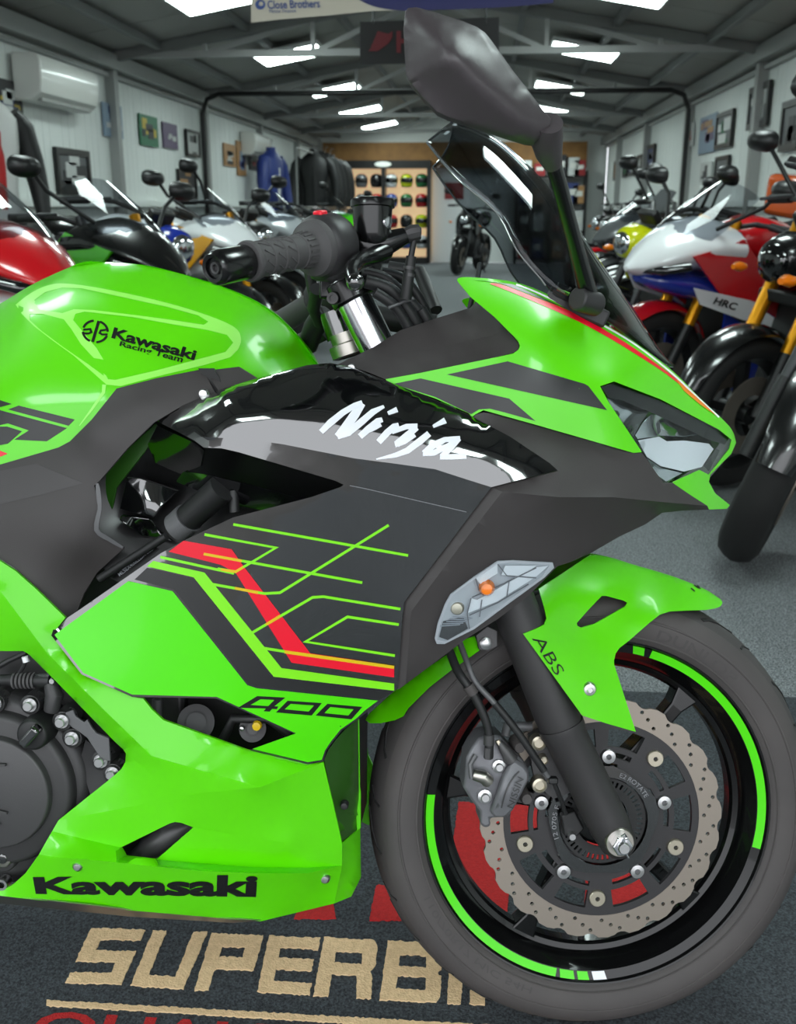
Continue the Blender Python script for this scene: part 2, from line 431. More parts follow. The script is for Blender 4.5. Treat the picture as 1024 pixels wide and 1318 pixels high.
m = MB(); m.box(((RX0+RX1)/2, (RY0+RY1)/2, -.057), (RX1-RX0+.2, RY1-RY0+.2, .1)); structure(m.build('floor', 'carpet'))
m = MB(); m.box((0, -14.85, -.07), (40, 26, .1)); structure(m.build('ground', 'concrete'))
def wall_side(name, x, sgn):
    m = MB(); m.box((x+sgn*.05, (RY0+RY1)/2, EAVE/2), (.08, RY1-RY0, EAVE)); wl = structure(m.build(name, 'wall_base'))
    m = MB(); m.box((0,0,0), (.02,.494,EAVE-.02)); m.box((-sgn*.0105,.12,0), (.004,.012,EAVE-.02)); m.box((-sgn*.0105,-.12,0), (.004,.012,EAVE-.02)); o = m.build('wall_panel', 'wall_sheet', wl, smooth=None)
    n = int((RY1-RY0)/.5)
    for k in range(n):
        q = o if k == 0 else o.copy()
        if k: COL.objects.link(q)
        q.location = (x+sgn*.002, RY0+.25+k*.5, EAVE/2)
    return wl
wall_side('wall_left', RX0, -1); wall_side('wall_right', RX1, 1)
m = MB(); m.box(((RX0+RX1)/2, RY1+.05, RIDZ/2), (RX1-RX0, .1, RIDZ)); structure(m.build('wall_back', 'wall_sheet'))
# roof: two slopes of sheets on purlins
RF0 = -1.6
m = MB()
for xa in (RX0-.1, RX1+.1):
    za = EAVE-.0; a = V(RIDX, RF0, RIDZ); 
    t = V(xa-RIDX, 0, za-RIDZ-.018); m.add([a+V(0,0,.03), a+t+V(0,0,.03), a+t+V(0,RY1-RF0,.03), a+V(0,RY1-RF0,.03)], [(0,1,2,3)])
m.v += [v+V(0,0,.05) for v in m.v]; m.f += [[i+8 for i in f][::-1] for f in m.f]+[(0,1,9,8),(2,3,11,10),(4,5,13,12),(6,7,15,14),(1,2,10,9),(5,6,14,13)]; m.m = [0]*len(m.f)
roof = structure(m.build('ceiling', 'roof_sheet', smooth=None))
for i, (xa, sg) in enumerate(((RX0,-1),(RX1,1))):
    L = abs(xa-RIDX); sl = (EAVE-RIDZ)/L
    m = MB(); dx = V(sg, 0, sl); dx /= np.linalg.norm(dx); m.box((0,0,0), (L*1.01, .985, .012), (dx, V(0,1,0), np.cross(dx, V(0,1,0)))); o = m.build('roof_panel', 'roof_sheet', roof, smooth=None)
    for k in range(int((RY1-RF0)/1.0)):
        q = o if k == 0 else o.copy()
        if k: COL.objects.link(q)
        q.location = (RIDX+sg*L/2, RF0+.5+k, (RIDZ+EAVE)/2+.018)
    for f in (.28,.55,.82):
        m = MB(); x = RIDX+sg*L*f; m.box((x, (RF0+RY1)/2, RIDZ+sl*L*f-.028), (.05, RY1-RF0, .06)); m.build('purlin', 'galv_dark', roof, smooth=None)
def roof_z(x): return RIDZ-(RIDZ-EAVE)*abs(x-RIDX)/(2.81)
TR = [.1+3.05*k for k in range(7)]; tn = 1
for Y in TR:
    t = structure(empty('trim_%d' % tn, (0, Y, 0))); tn += 1
    def mem(name, a, b, s=.06, mt='galv'):
        m = MB(); m.bar(V(a[0],0,a[1]), V(b[0],0,b[1]), s, s, V(0,1,0)); return m.build(name, mt, t, smooth=None)
    mem('chord', (RX0,EAVE), (RX1,EAVE), .055)
    for sg, xe in ((-1,RX0),(1,RX1)):
        mem('rafter', (RIDX,RIDZ-.05), (xe,EAVE-.03), .08, 'galv_dark')
        x1, x2 = RIDX+sg*.98, RIDX+sg*1.92
        mem('web', (x1,EAVE), (x1,roof_z(x1)-.05), .035); mem('web', (x2,EAVE), (x2,roof_z(x2)-.05), .035)
        mem('web', (x2,EAVE), (x1,roof_z(x1)-.06), .04); mem('web', (x1,EAVE), (RIDX,RIDZ-.07), .04)
    for xe, sg in ((RX0,1),(RX1,-1)):
        m = MB(); m.box((xe+sg*.05, 0, EAVE/2), (.09,.1,EAVE)); m.build('post', 'galv', t, smooth=None)
# eaves trunking and dado rail along both walls
for xe, sg in ((RX0,1),(RX1,-1)):
    m = MB(); m.box((xe+sg*.07, (RY0+RY1)/2, EAVE-.06), (.13, RY1-RY0, .12)); m.box((xe+sg*.03, (RY0+RY1)/2, EAVE-.16), (.05, RY1-RY0, .03)); structure(m.build('trim_%d' % tn, 'galv', smooth=None)); tn += 1
    m = MB(); m.box((xe+sg*.045, (RY0+RY1)/2, 1.075), (.07, RY1-RY0, .05)); structure(m.build('trim_%d' % tn, 'wall_sheet', smooth=None)); tn += 1
# dark conduit hoop near the third truss
m = MB(); m.tube([np.array(q) for q in [(RX0+.14,11.9,.2),(RX0+.14,11.9,2.05),(RX0+.2,11.9,2.2),(RX0+.34,11.9,2.25),(RX1-.34,11.9,2.25),(RX1-.2,11.9,2.2),(RX1-.14,11.9,2.05),(RX1-.14,11.9,.2)]], .026, 10); structure(m.build('trim_%d' % tn, 'frame_black'))
# light panels under both roof slopes
for r, (lx, sg) in enumerate(((-1.9,-1),(.915,1))):
    for k, ly in enumerate((-.9,1.95,4.8,7.75,10.55,13.6,16.45,19.3)):
        e = empty('ceiling_light', (lx, ly, roof_z(lx)-.07), None)
        tag(e, ['flat white ceiling light panel under the left roof slope, %s from the front','flat white ceiling light panel under the right roof slope, %s from the front'][r] % ('first','second','third','fourth','fifth','sixth','seventh','eighth')[k], 'light', 'ceiling light panels')
        dx = V(1,0,(.175 if sg < 0 else -.175)); dx /= np.linalg.norm(dx); up = np.cross(dx, V(0,1,0))
        m = MB(); m.box((0,0,0), (.64,.66,.04), (dx, V(0,1,0), up)); m.build('frame', 'fixture', e, smooth=None)
        m = MB(); m.box(-up*.022 if up[2] > 0 else up*.022, (.60,.62,.006), (dx, V(0,1,0), up)); m.build('diffuser', 'led', e, smooth=None)

# ------------------------------------------------------------------ doormat with its lettering
c00 = FLO(803,887); c01 = FLO(1005,896); ymat = (c00[1]+c01[1])/2
mx0, mx1, my0 = -.95, .86, ymat-1.16
m = MB(); m.box(((mx0+mx1)/2, (my0+ymat)/2, -.0045), (mx1-mx0, ymat-my0, .005))
dm = tag(m.build('doormat', 'mat_pile', origin=((mx0+mx1)/2, (my0+ymat)/2, -.007), bevel=.002, smooth=None), 'dark charcoal doormat with tan and red lettering under the green motorcycle', 'mat')
dm['org'] = [float(v) for v in ((mx0+mx1)/2, (my0+ymat)/2, -.007)]
def fuzz(poly, sp=3.2, j=1.3):
    q = resample(poly, sp); return [(x+random.uniform(-j,j)*.5, y+random.uniform(-j,j)*.8) for x, y in q]
def mat_print(name, mt, polys, z=-.0019):
    vs_all = []; fs_all = []; k = 0
    for pl in polys:
        ol, hl = (pl['o'], pl.get('h', ())) if isinstance(pl, dict) else (pl, ())
        vv, tr = tri_fill(fuzz(ol), [fuzz(h) for h in hl], (), 12); fr = np.array([FLO(x, y, z+.0018) for x, y in vv]); bk = fr-V(0,0,.0022)
        vs, fs = shell(vv, tr, fr, bk); vs_all.append(vs); fs_all += [tuple(i+k for i in f) for f in fs]; k += len(vs)
    return link(name, np.vstack(vs_all), fs_all, mt, dm)
def glyph(q, pts, wu, wv):                      # block letter strokes in a unit box: list of rectangles (u0,v0,u1,v1)
    return [[tuple(bil(q, u, v)) for u, v in ((a,b),(c,b),(c,d),(a,d))] for a, b, c, d in pts]
LET = {  # quad: bottom-left, bottom-right, top-right, top-left
 'S': ([(84,1265),(156,1266),(187,1196),(117,1194)], dict(o=[(0,0),(1,0),(1,.6),(.27,.6),(.27,.8),(1,.8),(1,1),(0,1),(0,.4),(.73,.4),(.73,.2),(0,.2)])),
 'U': ([(168,1268),(236,1272),(267,1199),(197,1197)], dict(o=[(0,0),(1,0),(1,1),(.75,1),(.75,.2),(.25,.2),(.25,1),(0,1)])),
 'P': ([(250,1274),(318,1276),(339,1204),(272,1201)], dict(o=[(0,0),(.26,0),(.26,.38),(1,.38),(1,1),(0,1)], h=[[(.28,.6),(.72,.6),(.72,.78),(.28,.78)]])),
 'E': ([(331,1276),(398,1280),(412,1207),(346,1204)], dict(o=[(0,0),(1,0),(1,.2),(.27,.2),(.27,.42),(.95,.42),(.95,.62),(.27,.62),(.27,.8),(1,.8),(1,1),(0,1)])),
 'R': ([(403,1281),(480,1285),(486,1210),(417,1206)], dict(o=[(0,0),(.25,0),(.25,.38),(.68,.38),(.72,.0),(.97,0),(.95,.4),(.9,.48),(1,.56),(1,.92),(.94,1),(0,1)], h=[[(.26,.58),(.74,.58),(.74,.78),(.26,.78)]])),
 'B': ([(488,1286),(566,1290),(570,1214),(499,1210)], dict(o=[(0,0),(.94,0),(1,.1),(1,.44),(.93,.5),(1,.57),(1,.92),(.93,1),(0,1)], h=[[(.25,.58),(.72,.58),(.72,.78),(.25,.78)], [(.25,.2),(.74,.2),(.74,.42),(.25,.42)]])),
 'I': ([(575,1291),(593,1292),(598,1216),(580,1214)], dict(o=[(0,0),(1,0),(1,1),(0,1)])),
 'K': ([(604,1292),(684,1297),(686,1222),(608,1217)], dict(o=[(0,0),(.25,0),(.25,.38),(.4,.38),(.7,0),(1,0),(.64,.5),(1,1),(.7,1),(.42,.62),(.25,.62),(.25,1),(0,1)])),
 'Z': ([(692,1298),(770,1302),(772,1226),(694,1222)], dict(o=[(0,0),(1,0),(1,.2),(.27,.2),(.27,.42),(.95,.42),(.95,.62),(.27,.62),(.27,.8),(1,.8),(1,1),(0,1)]))}
for ch, (q, g) in LET.items():
    mat_print('tan_letter', 'mat_tan', [dict(o=[tuple(bil(q,u,v)) for u,v in g['o']], h=[[tuple(bil(q,u,v)) for u,v in h] for h in g.get('h', [])])])
mat_print('tan_rule', 'mat_tan', [[(60,1287),(240,1297),(400,1306),(760,1326),(760,1333),(400,1314),(240,1304),(59,1294)]])
def redtext(s, q):
    uv, fs = text_geo(s, .02); vs = [FLO(*bil(q, u, v), .0) for u, v in uv]; return link('red_letters', vs, fs, 'mat_red', dm)
redtext('QUALITY', [(30,1350),(470,1376),(478,1326),(52,1300)])
# large red figure above the lettering, mostly under the motorcycle
mat_print('red_figure', 'mat_red', [[(484,1139),(560,1140),(590,1184),(475,1184)]])
mat_print('red_figure', 'mat_red', [[(378,1182),(400,1140),(425,1140),(432,1182)]])
mat_print('red_figure', 'mat_red', [[(590,1032),(690,1036),(696,1060),(660,1080),(652,1182),(575,1140)]])
mat_print('red_figure', 'mat_red', [[(755,1080),(832,1084),(834,1168),(752,1166)]])
def thin_glass(name, tint, refl=.9, rough=.02):
    m = bpy.data.materials.new(name); m.use_nodes = True; nt = m.node_tree; nt.nodes.clear()
    o = nt.nodes.new('ShaderNodeOutputMaterial'); mx = nt.nodes.new('ShaderNodeMixShader'); tr = nt.nodes.new('ShaderNodeBsdfTransparent')
    gl = nt.nodes.new('ShaderNodeBsdfGlossy'); lw = nt.nodes.new('ShaderNodeLayerWeight'); lw.inputs[0].default_value = .5; pw = nt.nodes.new('ShaderNodeMath'); pw.operation = 'POWER'; pw.inputs[1].default_value = 4.0
    fr = nt.nodes.new('ShaderNodeMath'); fr.operation = 'MULTIPLY_ADD'; fr.inputs[1].default_value = .9; fr.inputs[2].default_value = .03
    nt.links.new(lw.outputs['Facing'], pw.inputs[0]); nt.links.new(pw.outputs[0], fr.inputs[0])
    tr.inputs[0].default_value = tuple(tint)+(1,); gl.inputs[0].default_value = (refl,refl,refl,1); gl.inputs['Roughness'].default_value = rough
    nt.links.new(fr.outputs[0], mx.inputs[0]); nt.links.new(tr.outputs[0], mx.inputs[1]); nt.links.new(gl.outputs[0], mx.inputs[2]); nt.links.new(mx.outputs[0], o.inputs[0])
    MATS[name] = m
thin_glass('smoke', (.5,.52,.54), .8); thin_glass('clear_lens', (.93,.95,.96), .45); thin_glass('pane', (.93,.95,.96)); thin_glass('smoke_light', (.55,.57,.6))
mat('smoke_edge', (70,74,76), .2, coat=1)
mat('reflector', (225,228,232), .12, metal=1.)
mat('lamp_white', (240,242,246), .2, coat=.5)
mat('amber', (236,120,10), .25, coat=.5)
mat('label_white', (170,174,182), .5)
mat('green_shade_reflect', (40,84,22), .3, coat=.4)  # green paint darkened for shade; also stands in for reflected green

# ------------------------------------------------------------------ green sport motorcycle on the mat
bo = V(WC[0]-.55, WC[1]+.02, 0)
bike = empty('sport_motorcycle', bo, 'lime green and black sport motorcycle parked side-on on the doormat, nearest the camera', 'motorcycle')
bike['org'] = [float(x) for x in bo]

# --- fuel tank
tank_top = curve([(-60,425),(0,391),(40,367),(80,348),(105,339),(125,337),(165,339),(200,344),(256,359),(310,378),(350,400),(380,428),(400,452),(411,472)], 4)
tank_low = [(400,500),(330,510),(262,500),(200,510),(165,530),(130,560),(100,592),(40,612),(-60,640)]
TF = Field([(-60,425,0),(0,391,0),(60,357,0),(125,337,0),(200,344,0),(256,359,0),(310,378,0),(350,400,0),(380,428,0),(411,472,0),
  (-60,480,85),(0,430,72),(75,365,40),(25,392,60),(140,380,78),(230,392,72),(300,412,62),(345,436,52),(60,420,98),(120,430,108),(200,440,112),(270,450,104),(330,470,90),
  (-60,540,132),(0,500,136),(60,480,136),(110,470,132),(140,495,146),(200,480,132),(260,474,122),(320,480,104),(400,500,70),(330,510,110),
  (0,560,150),(60,550,154),(110,540,154),(150,510,150),(100,592,158),(40,612,160),(-60,640,158)], lam=.02)
tank = sheet('fuel_tank', bike, 'green', tank_top+tank_low, TF, thick=4, sp=11, mirror='join', smooth=60, bevel=0)
# clear film on the tank flank: bands with windows
fo = curve([(20,392),(40,377),(62,367),(85,365),(130,371),(200,386),(256,402),(300,420),(310,436),(306,450)],4)+[(296,460),(262,470),(200,485),(155,497),(137,495),(95,458),(66,437),(44,420),(28,404)]
w1 = [(44,386),(58,376),(80,370),(105,371),(160,383),(215,395),(255,406),(268,414),(262,418),(216,411),(170,405),(120,399),(95,398),(80,403),(50,398)]
w2 = [(94,412),(97,404),(108,401),(170,408),(220,417),(268,425),(292,431),(300,441),(290,453),(256,462),(200,477),(148,489),(139,488),(136,483),(104,458),(133,463),(124,448),(114,436)]
w3 = [(38,404),(55,404),(82,411),(92,424),(104,443),(117,457),(128,468),(134,484),(112,468),(80,446),(52,425),(38,412)]
decal('tank_film', tank, 'film', [dict(o=fo, h=[w1,w2,w3])], TF, eps=.5, thick=.3, sp=9)
decal('tank_film_edge', tank, 'film', [stroke([(134,495),(133,505),(118,527),(102,548)], [5,4,3,1])], TF, eps=.5)
text_decal('maker_lettering', tank, 'decal_black', 'Kawasaki', [(143,435),(250,464),(254,451),(147,421)], TF, bold=.035, eps=1.4)
text_decal('team_lettering', tank, 'decal_black', 'Racing Team', [(153,447),(233,469),(237,459),(155,439)], TF, bold=.02, eps=1.6)
# round river mark: two half rings and three bars
def arc(cx, cy, rx, ry, a0, a1, n=10, rot=0):
    out = []
    for i in range(n+1):
        a = math.radians(a0+(a1-a0)*i/n); x, y = rx*math.cos(a), -ry*math.sin(a); c, s_ = math.cos(rot), math.sin(rot); out.append((cx+x*c-y*s_, cy+x*s_+y*c))
    return out
mark = [stroke([(127,413),(119,440)], 3.6), stroke(arc(122.5,426.5,16,13.8,105,170,8,.15),2.8), stroke([(107,424.4),(116,423.5),(117.5,427.5),(114,429.2),(106.6,429)],2.6), stroke(arc(122.5,426.5,16,13.8,75,8,8,.15),2.8),
        stroke([(138.6,424),(129.5,425.5),(128,428.5),(131.5,430.5),(138.2,430.4)],2.6), stroke(arc(122.5,426.5,16,13.8,-14,-78,8,.15),2.8), stroke(arc(122.5,426.5,16,13.8,192,252,8,.15),2.8)]
decal('round_mark', tank, 'decal_black', mark, TF, eps=.9)
# black graphic at the rear of the tank
decal('tank_graphic', tank, 'sticker_black', [[(-60,500),(0,515),(15,520),(0,524),(-60,510)], [(24,522),(96,540),(88,548),(10,527)], [(-60,522),(0,528),(86,551),(60,568),(18,566),(37,554),(10,545),(-60,560)],
   [(-60,566),(0,549),(9,549),(28,555),(10,571),(-10,575),(-60,585)]], TF, eps=.5)
decal('tank_stripe', tank, 'red', [[(-60,592),(0,580),(10,584),(0,588),(-60,604)]], TF, eps=.5)

# --- dark textured cover below the tank
AF = Field([(-60,604,160),(0,600,160),(60,580,160),(95,564,158),(150,500,150),(200,487,138),(260,474,126),(307,472,110),(330,486,118),(277,503,140),(198,544,160),(128,620,172),(122,683,172),(158,705,160),(125,735,150),(100,783,158),(86,795,170),
   (45,757,182),(0,720,182),(-60,700,180),(110,560,172),(180,520,162),(60,640,180),(0,650,178),(100,700,178),(60,760,176)], lam=.01)
coverA = [(-60,690),(0,719),(20,732),(45,756),(62,777),(86,797),(100,785),(108,764),(125,737),(150,714),(159,706),(122,684),(126,670),(127,655),(124,638),(121,625),(128,619),(165,576),(198,544),(230,525),(276,505),(261,475),(200,487),(150,500),(118,540),(90,568),(75,576),(0,598),(-60,616)]
cov = sheet('frame_cover', bike, 'grey_plastic', coverA, AF, thick=5, sp=11, smooth=50, bevel=.0012)
decal('cover_inset', cov, 'grey_plastic_light', [[(-60,622),(0,606),(46,597),(107,622),(60,635),(0,649),(-60,664)]], AF, eps=.5)
lip = Field([(110,600,174),(122,683,176),(158,705,160),(160,560,168),(240,700,150)])
decal('cover_lip', cov, 'plate_grey', [stroke(curve([(125,622),(127,640),(128,656),(124,682),(140,694),(158,705)],3), [3,5,6,6,6,5,5,6,6,6,6,6,5,5,4,3][:16])], lip, eps=2)
sheet('tank_trim', bike, 'grey_plastic', [(265,477),(307,472),(331,487),(300,497),(281,503)], AF, thick=5, sp=10, bevel=.0012)
sheet('cover_joint', bike, 'dark_void', [(255,474),(275,474),(290,502),(272,505)], const(131), thick=4, sp=12, bevel=0)
m = MB(); c = P(262,507,150); m.lathe(c, EL, [(0,.005),(.0045,.004),(.006,0),(.006,-.004)], 16); m.build('cover_screw', 'bolt', bike)

# --- side fairing: glossy black with printed graphics, green below
side_o = [(66,818,198),(70,806,190),(102,785,190),(207,712,200),(240,694),(300,666,214),(400,640),(438,627,232),(442,624,232),(432,619,232),(307,582,222),(285,577),(262,576,212),(250,567,206),(200,541,150),(230,524,148),(278,503,158),(330,487,164),(395,470,164),(425,467,166),(450,472,168),(497,490,178),(560,515,188),(607,536,196),(656,562,204),(707,596,212),(716,605,214),(632,627,232),(520,775,216),(517,795),(516,816,212),(512,886,200),(460,926,186),(440,940),(428,955,176),(420,966),(416,980,168),(396,984,172),(322,966,184),(380,945,186),(278,899,202),(170,897,204),(105,868,204)]
c1_ = [(250,567,206),(257,562,211),(290,564,218),(330,567,224),(365,572,228),(400,579,232),(456,590,237),(510,597,238),(560,604,238),(600,617,235),(632,627,232)]
c2_ = [(287,524,203),(320,520,211),(350,520,217),(390,526,223),(430,533,228),(475,543,231),(520,553,232),(570,568,230),(620,582,227),(670,596,221)]
c3_ = [(287,510,190),(320,502,192),(350,497,193),(385,490,193),(420,485,193),(462,497,197),(510,511,203),(560,528,208),(600,545,211),(640,563,212),(680,584,213)]
top_ = [(200,541,150),(230,524,150),(278,503,160),(305,494,166),(330,487,168),(360,478,168),(395,470,168),(425,467,168),(450,472,170),(497,490,180),(530,503,186),(560,515,190),(607,536,198),(656,562,205),(707,596,212),(716,605,214)]
zone_ = [(190,541),(230,515),(330,480),(425,460),(455,466),(610,530),(725,606),(632,628)]+[(x, y+.5) for x, y, _ in c1_[::-1]]+[(240,566)]
SF = Membrane(side_o, [c1_], sp=8, bulge=.012, smooth_zone=(zone_, c1_+c2_+c3_+top_+[(225,545,178),(255,535,190)], .004))
side = sheet('side_fairing', bike, 'gloss_black', None, SF, thick=4, sp=12, bevel=.0015, smooth=40, mirror=True)
green_a = [(70,817),(165,748),(222,761),(318,882),(330,886),(486,902),(470,914),(458,925),(438,939),(426,954),(418,966),(414,978),(396,981),(325,964),(381,944),(279,897),(170,894),(107,866)]
decal('green_graphic', side, 'green_deep', [green_a], SF, eps=.6, sp=14)
decal('green_band', side, 'green_line', [[(189,729),(197,722),(263,737),(362,860),(507,880),(507,889),(352,871),(249,743)]], SF, eps=.6)
decal('grey_band', side, 'sticker_black', [[(173,746),(189,731),(249,745),(350,872),(505,891),(488,901),(330,884),(319,880),(224,759)]], SF, eps=.5)
decal('red_band', side, 'red', [[(217,710),(236,696),(298,707),(311,726),(399,841),(507,857),(507,872),(375,853),(303,737),(284,727)]], SF, eps=.8)
gl = [[(206,717),(301,738)], [(263,688),(356,705),(330,720),(302,737)], [(300,675),(525,715)], [(262,713),(466,750)], [(273,752),(340,764),(360,763),(500,676)], [(325,814),(402,769),(416,768),(515,784)], [(513,804),(447,794),(393,826),(508,844)], [(337,834),(400,844)]]
gl[1] = [(263,688),(355,705),(303,736),(280,732)]
decal('green_lines', side, 'green_line', [stroke(q, 3.4) for q in gl], SF, eps=1.0)
decal('yellow_lines', side, 'yellow_line', [stroke([(262,713),(311,722)],3.4), stroke([(284,733),(303,736),(313,730)],3.4), stroke([(302,757),(332,763)],3.4), stroke([(342,804),(360,793)],3.4), stroke([(366,839),(507,859)],4)], SF, eps=1.3)
decal('sticker_seam', side, 'thin_line', [stroke([(450,625),(470,629),(600,659)],.9)], SF, eps=.6)
n400 = [dict(o=[(306,911),(331,896),(367,898),(353,909),(358,909.5),(356,913),(350,912.5),(347,916),(339,915.5),(342,912)], h=[[(322,907.5),(335,900),(353,901),(345,909)]]), dict(o=[(355,917),(370,902),(414,905),(401,921)], h=[[(366,913),(374,906),(404,908),(397,916)]]), dict(o=[(406,921),(421,906),(466,910),(452,926)], h=[[(417,918),(425,910),(455,913),(448,921)]])]
decal('model_number', side, 'decal_black', n400, SF, eps=1.0)
# brushed script lettering
script = [stroke([(413,556),(425,544),(441,531),(456,522),(466,518)],[7,9,8,7,6]), stroke([(466,519),(456,534),(444,551),(434,562)],[9,12,12,9]), stroke([(434,562),(448,557),(466,542),(480,530),(494,523)],[7,9,9,8,4]),
  stroke([(463,562),(474,552),(486,542),(492,540)],[8,9,8,6]), stroke([(499,532),(511,527)],[5,7]), stroke([(466,558),(482,550),(490,546)],[6,7,6]),
  stroke([(487,569),(498,557),(507,549),(513,547)],[8,9,8,6]), stroke([(504,556),(523,549),(537,549)],[6,7,8]), stroke([(536,550),(522,562),(510,572)],[8,9,9]), stroke([(508,572),(520,569),(534,560)],[8,6,5]),
  stroke([(552,558),(540,568),(524,580),(508,586),(484,591)],[8,9,8,6,1.5]), stroke([(557,549),(573,541)],[4,8]), stroke([(592,564),(572,566),(556,574),(546,584)],[6,7,9,9]), stroke([(544,583),(558,583),(578,573),(590,565)],[8,7,7,7]), stroke([(590,564),(578,578),(568,588)],[8,8,7]), stroke([(566,588),(580,588),(600,587)],[7,7,7])]
decal('script_lettering', side, 'silver_print', script, SF, eps=1.0)

# --- scoop behind the side fairing
deep = const(118)
sheet('inner_cover', bike, 'decal_black', [(120,600),(200,540),(300,545),(450,590),(450,640),(330,680),(230,715),(170,745),(135,735),(118,690)], Field([(120,600,120),(200,540,118),(450,600,150),(300,560,150),(300,640,100),(160,700,116),(95,800,140),(230,715,110),(180,640,90)]), thick=4, sp=14, smooth=30)
beam = Field([(222,605,165),(232,620,160),(380,642,196),(440,625,226),(300,600,190),(262,578,205)])
sheet('scoop_vane', bike, 'gloss_black', [(236,607),(262,610),(320,624),(380,640),(402,637),(340,657),(300,650),(226,620)], beam, thick=8, sp=10, bevel=.002)
facets = [(156,655,128),(166,612,126),(226,636,120),(197,664,136),(160,664,136),(182,687,112),(176,690,130),(220,697,124)]
sheet('duct_panel', bike, 'gloss_black', [(154,655),(164,614),(180,616),(228,632),(206,652),(196,666)], Field(facets), thick=8, sp=9, bevel=.0022)
sheet('duct_panel', bike, 'gloss_black', [(152,668),(156,662),(192,668),(206,686),(222,697),(182,690)], Field(facets), thick=8, sp=9, bevel=.0022)
sheet('upper_duct', bike, 'gloss_black', [(202,548),(250,570),(262,580),(258,600),(232,610),(200,596),(190,572)], Field([(202,548,140),(250,570,196),(258,600,190),(232,610,160),(190,572,126)]), thick=8, sp=9, bevel=.002)
sheet('green_reflection', bike, 'green_shade_reflect', [(135,600),(160,582),(200,545),(206,556),(180,590),(150,628),(138,690),(132,660)], Field([(135,600,112),(200,545,122),(138,690,104),(206,556,120)]), thick=4, sp=9)  # dark green sheet imitating green reflections in the black scoop
m = MB(); a, b = P(232,676,150), P(286,628,175); m.tube([a, b], .0165, 20); m.build('duct_hose', 'hose', bike)
m = MB(); d = (b-a)/np.linalg.norm(b-a); m.tube([a-d*.006, a+d*.016], .0185, 24); m.build('hose_sleeve', 'braid', bike)
m = MB(); m.tube([P(302,660,170), P(300,632,165)], .006, 12); m.build('bracket_pin', 'hose', bike)
m = MB(); m.tube([P(128,745,158), P(214,690,172)], .005, 10); m.build('frame_tube', 'hose', bike)
LBF = Field([(150,750,150),(210,690,166),(140,700,140),(200,750,168)])
sheet('frame_tag', bike, 'decal_black', [(142,744),(190,700),(206,707),(158,752)], LBF, thick=1, sp=12, bevel=0)
text_decal('tag_print', bike, 'label_white', 'ML5EX400LLDA 062', [(154,742),(197,708),(194,704),(151,738)], LBF, eps=1.2, bold=.01)
text_decal('tag_print', bike, 'label_white', 'KAWASAKI MOTORS', [(158,735),(186,711),(184,708.5),(156,732.5)], LBF, eps=1.2, bold=0)
text_decal('tag_print', bike, 'label_white', 'MADE IN THAILAND', [(162,728),(184,708),(182,706),(160,726)], LBF, eps=1.2, bold=0)

# --- lower fairing
low_o = [(-60,690,182),(0,722,188),(20,735),(45,757,190),(84,795,192),(66,818,192),(105,868,194),(170,897,196),(184,899),(195,913,196),(210,927,196),(318,966,186),(396,984,172),(416,981,166),(428,1032),(440,1086,146),(463,1066,96),(464,1130,98),(452,1154,104),(430,1163,122),(335,1186,148),(300,1183,158),(170,1172,170),(0,1153,174),(-60,1149,174),(-60,1147,172),(0,1147,172),(15,1140),(32,1125,176),(50,1100,192),(60,1082,188),(67,1070,182),(75,1056,178),(145,1000,182),(156,990),(161,981),(162,970,184),(158,964),(150,957,184),(75,880,182),(37,842,180),(30,838),(0,838,178),(-60,838,178)]
vent = [(155,1091),(218,1060),(225,1058),(233,1059),(249,1065),(203,1105),(198,1107),(162,1103)]
LF = Membrane(low_o, [[(195,973,208),(260,992,210),(335,1013,208),(416,981,166)], [(67,1070,182),(155,1091,184),(162,1103,184),(200,1107,184),(240,1110,182),(330,1117,174),(395,1117,160),(440,1114,140)], [(50,1100,192),(80,1104,201),(110,1106,206),(256,1121,203),(330,1124,193),(395,1124,174),(440,1114,140)],
   [(440,1086,146),(440,1114,140),(430,1163,122)], [(150,957,184),(175,980,194),(200,1002,200)], [(30,800,200),(60,840,200),(130,910,204),(195,973,208)], [(249,1065,190),(310,1076,186),(370,1085,178)], [(-60,740,196),(0,760,200),(30,800,200)], [(75,1056,178),(160,1040,190),(250,1022,204),(335,1013,208)]], holes=[vent], sp=11, bulge=.02)
low = sheet('lower_fairing', bike, 'green', None, LF, thick=4, bevel=.0018, smooth=40, mirror=True)
text_decal('maker_lettering', low, 'decal_black', 'Kawasaki', [(46,1151),(330,1155),(332,1126),(42,1129)], LF, bold=.045, eps=1.2)
for (x, y) in ((100,1115),(418,1131)):
    m = MB(); m.lathe(P(x,y,LF(x,y)), EL, [(0,.004),(.004,.0035),(.0062,.001),(.0064,-.003)], 18); m.build('fairing_screw', 'bolt', low)
under = Field([(-60,1150,160),(0,1155,160),(170,1174,158),(300,1185,148),(340,1188,140),(0,1165,120),(200,1182,120)])
sheet('belly_lip', bike, 'steel', [(-60,1148),(0,1152),(170,1171),(300,1182),(335,1185),(300,1188),(170,1180),(0,1163),(-60,1160)], under, thick=3, sp=16)
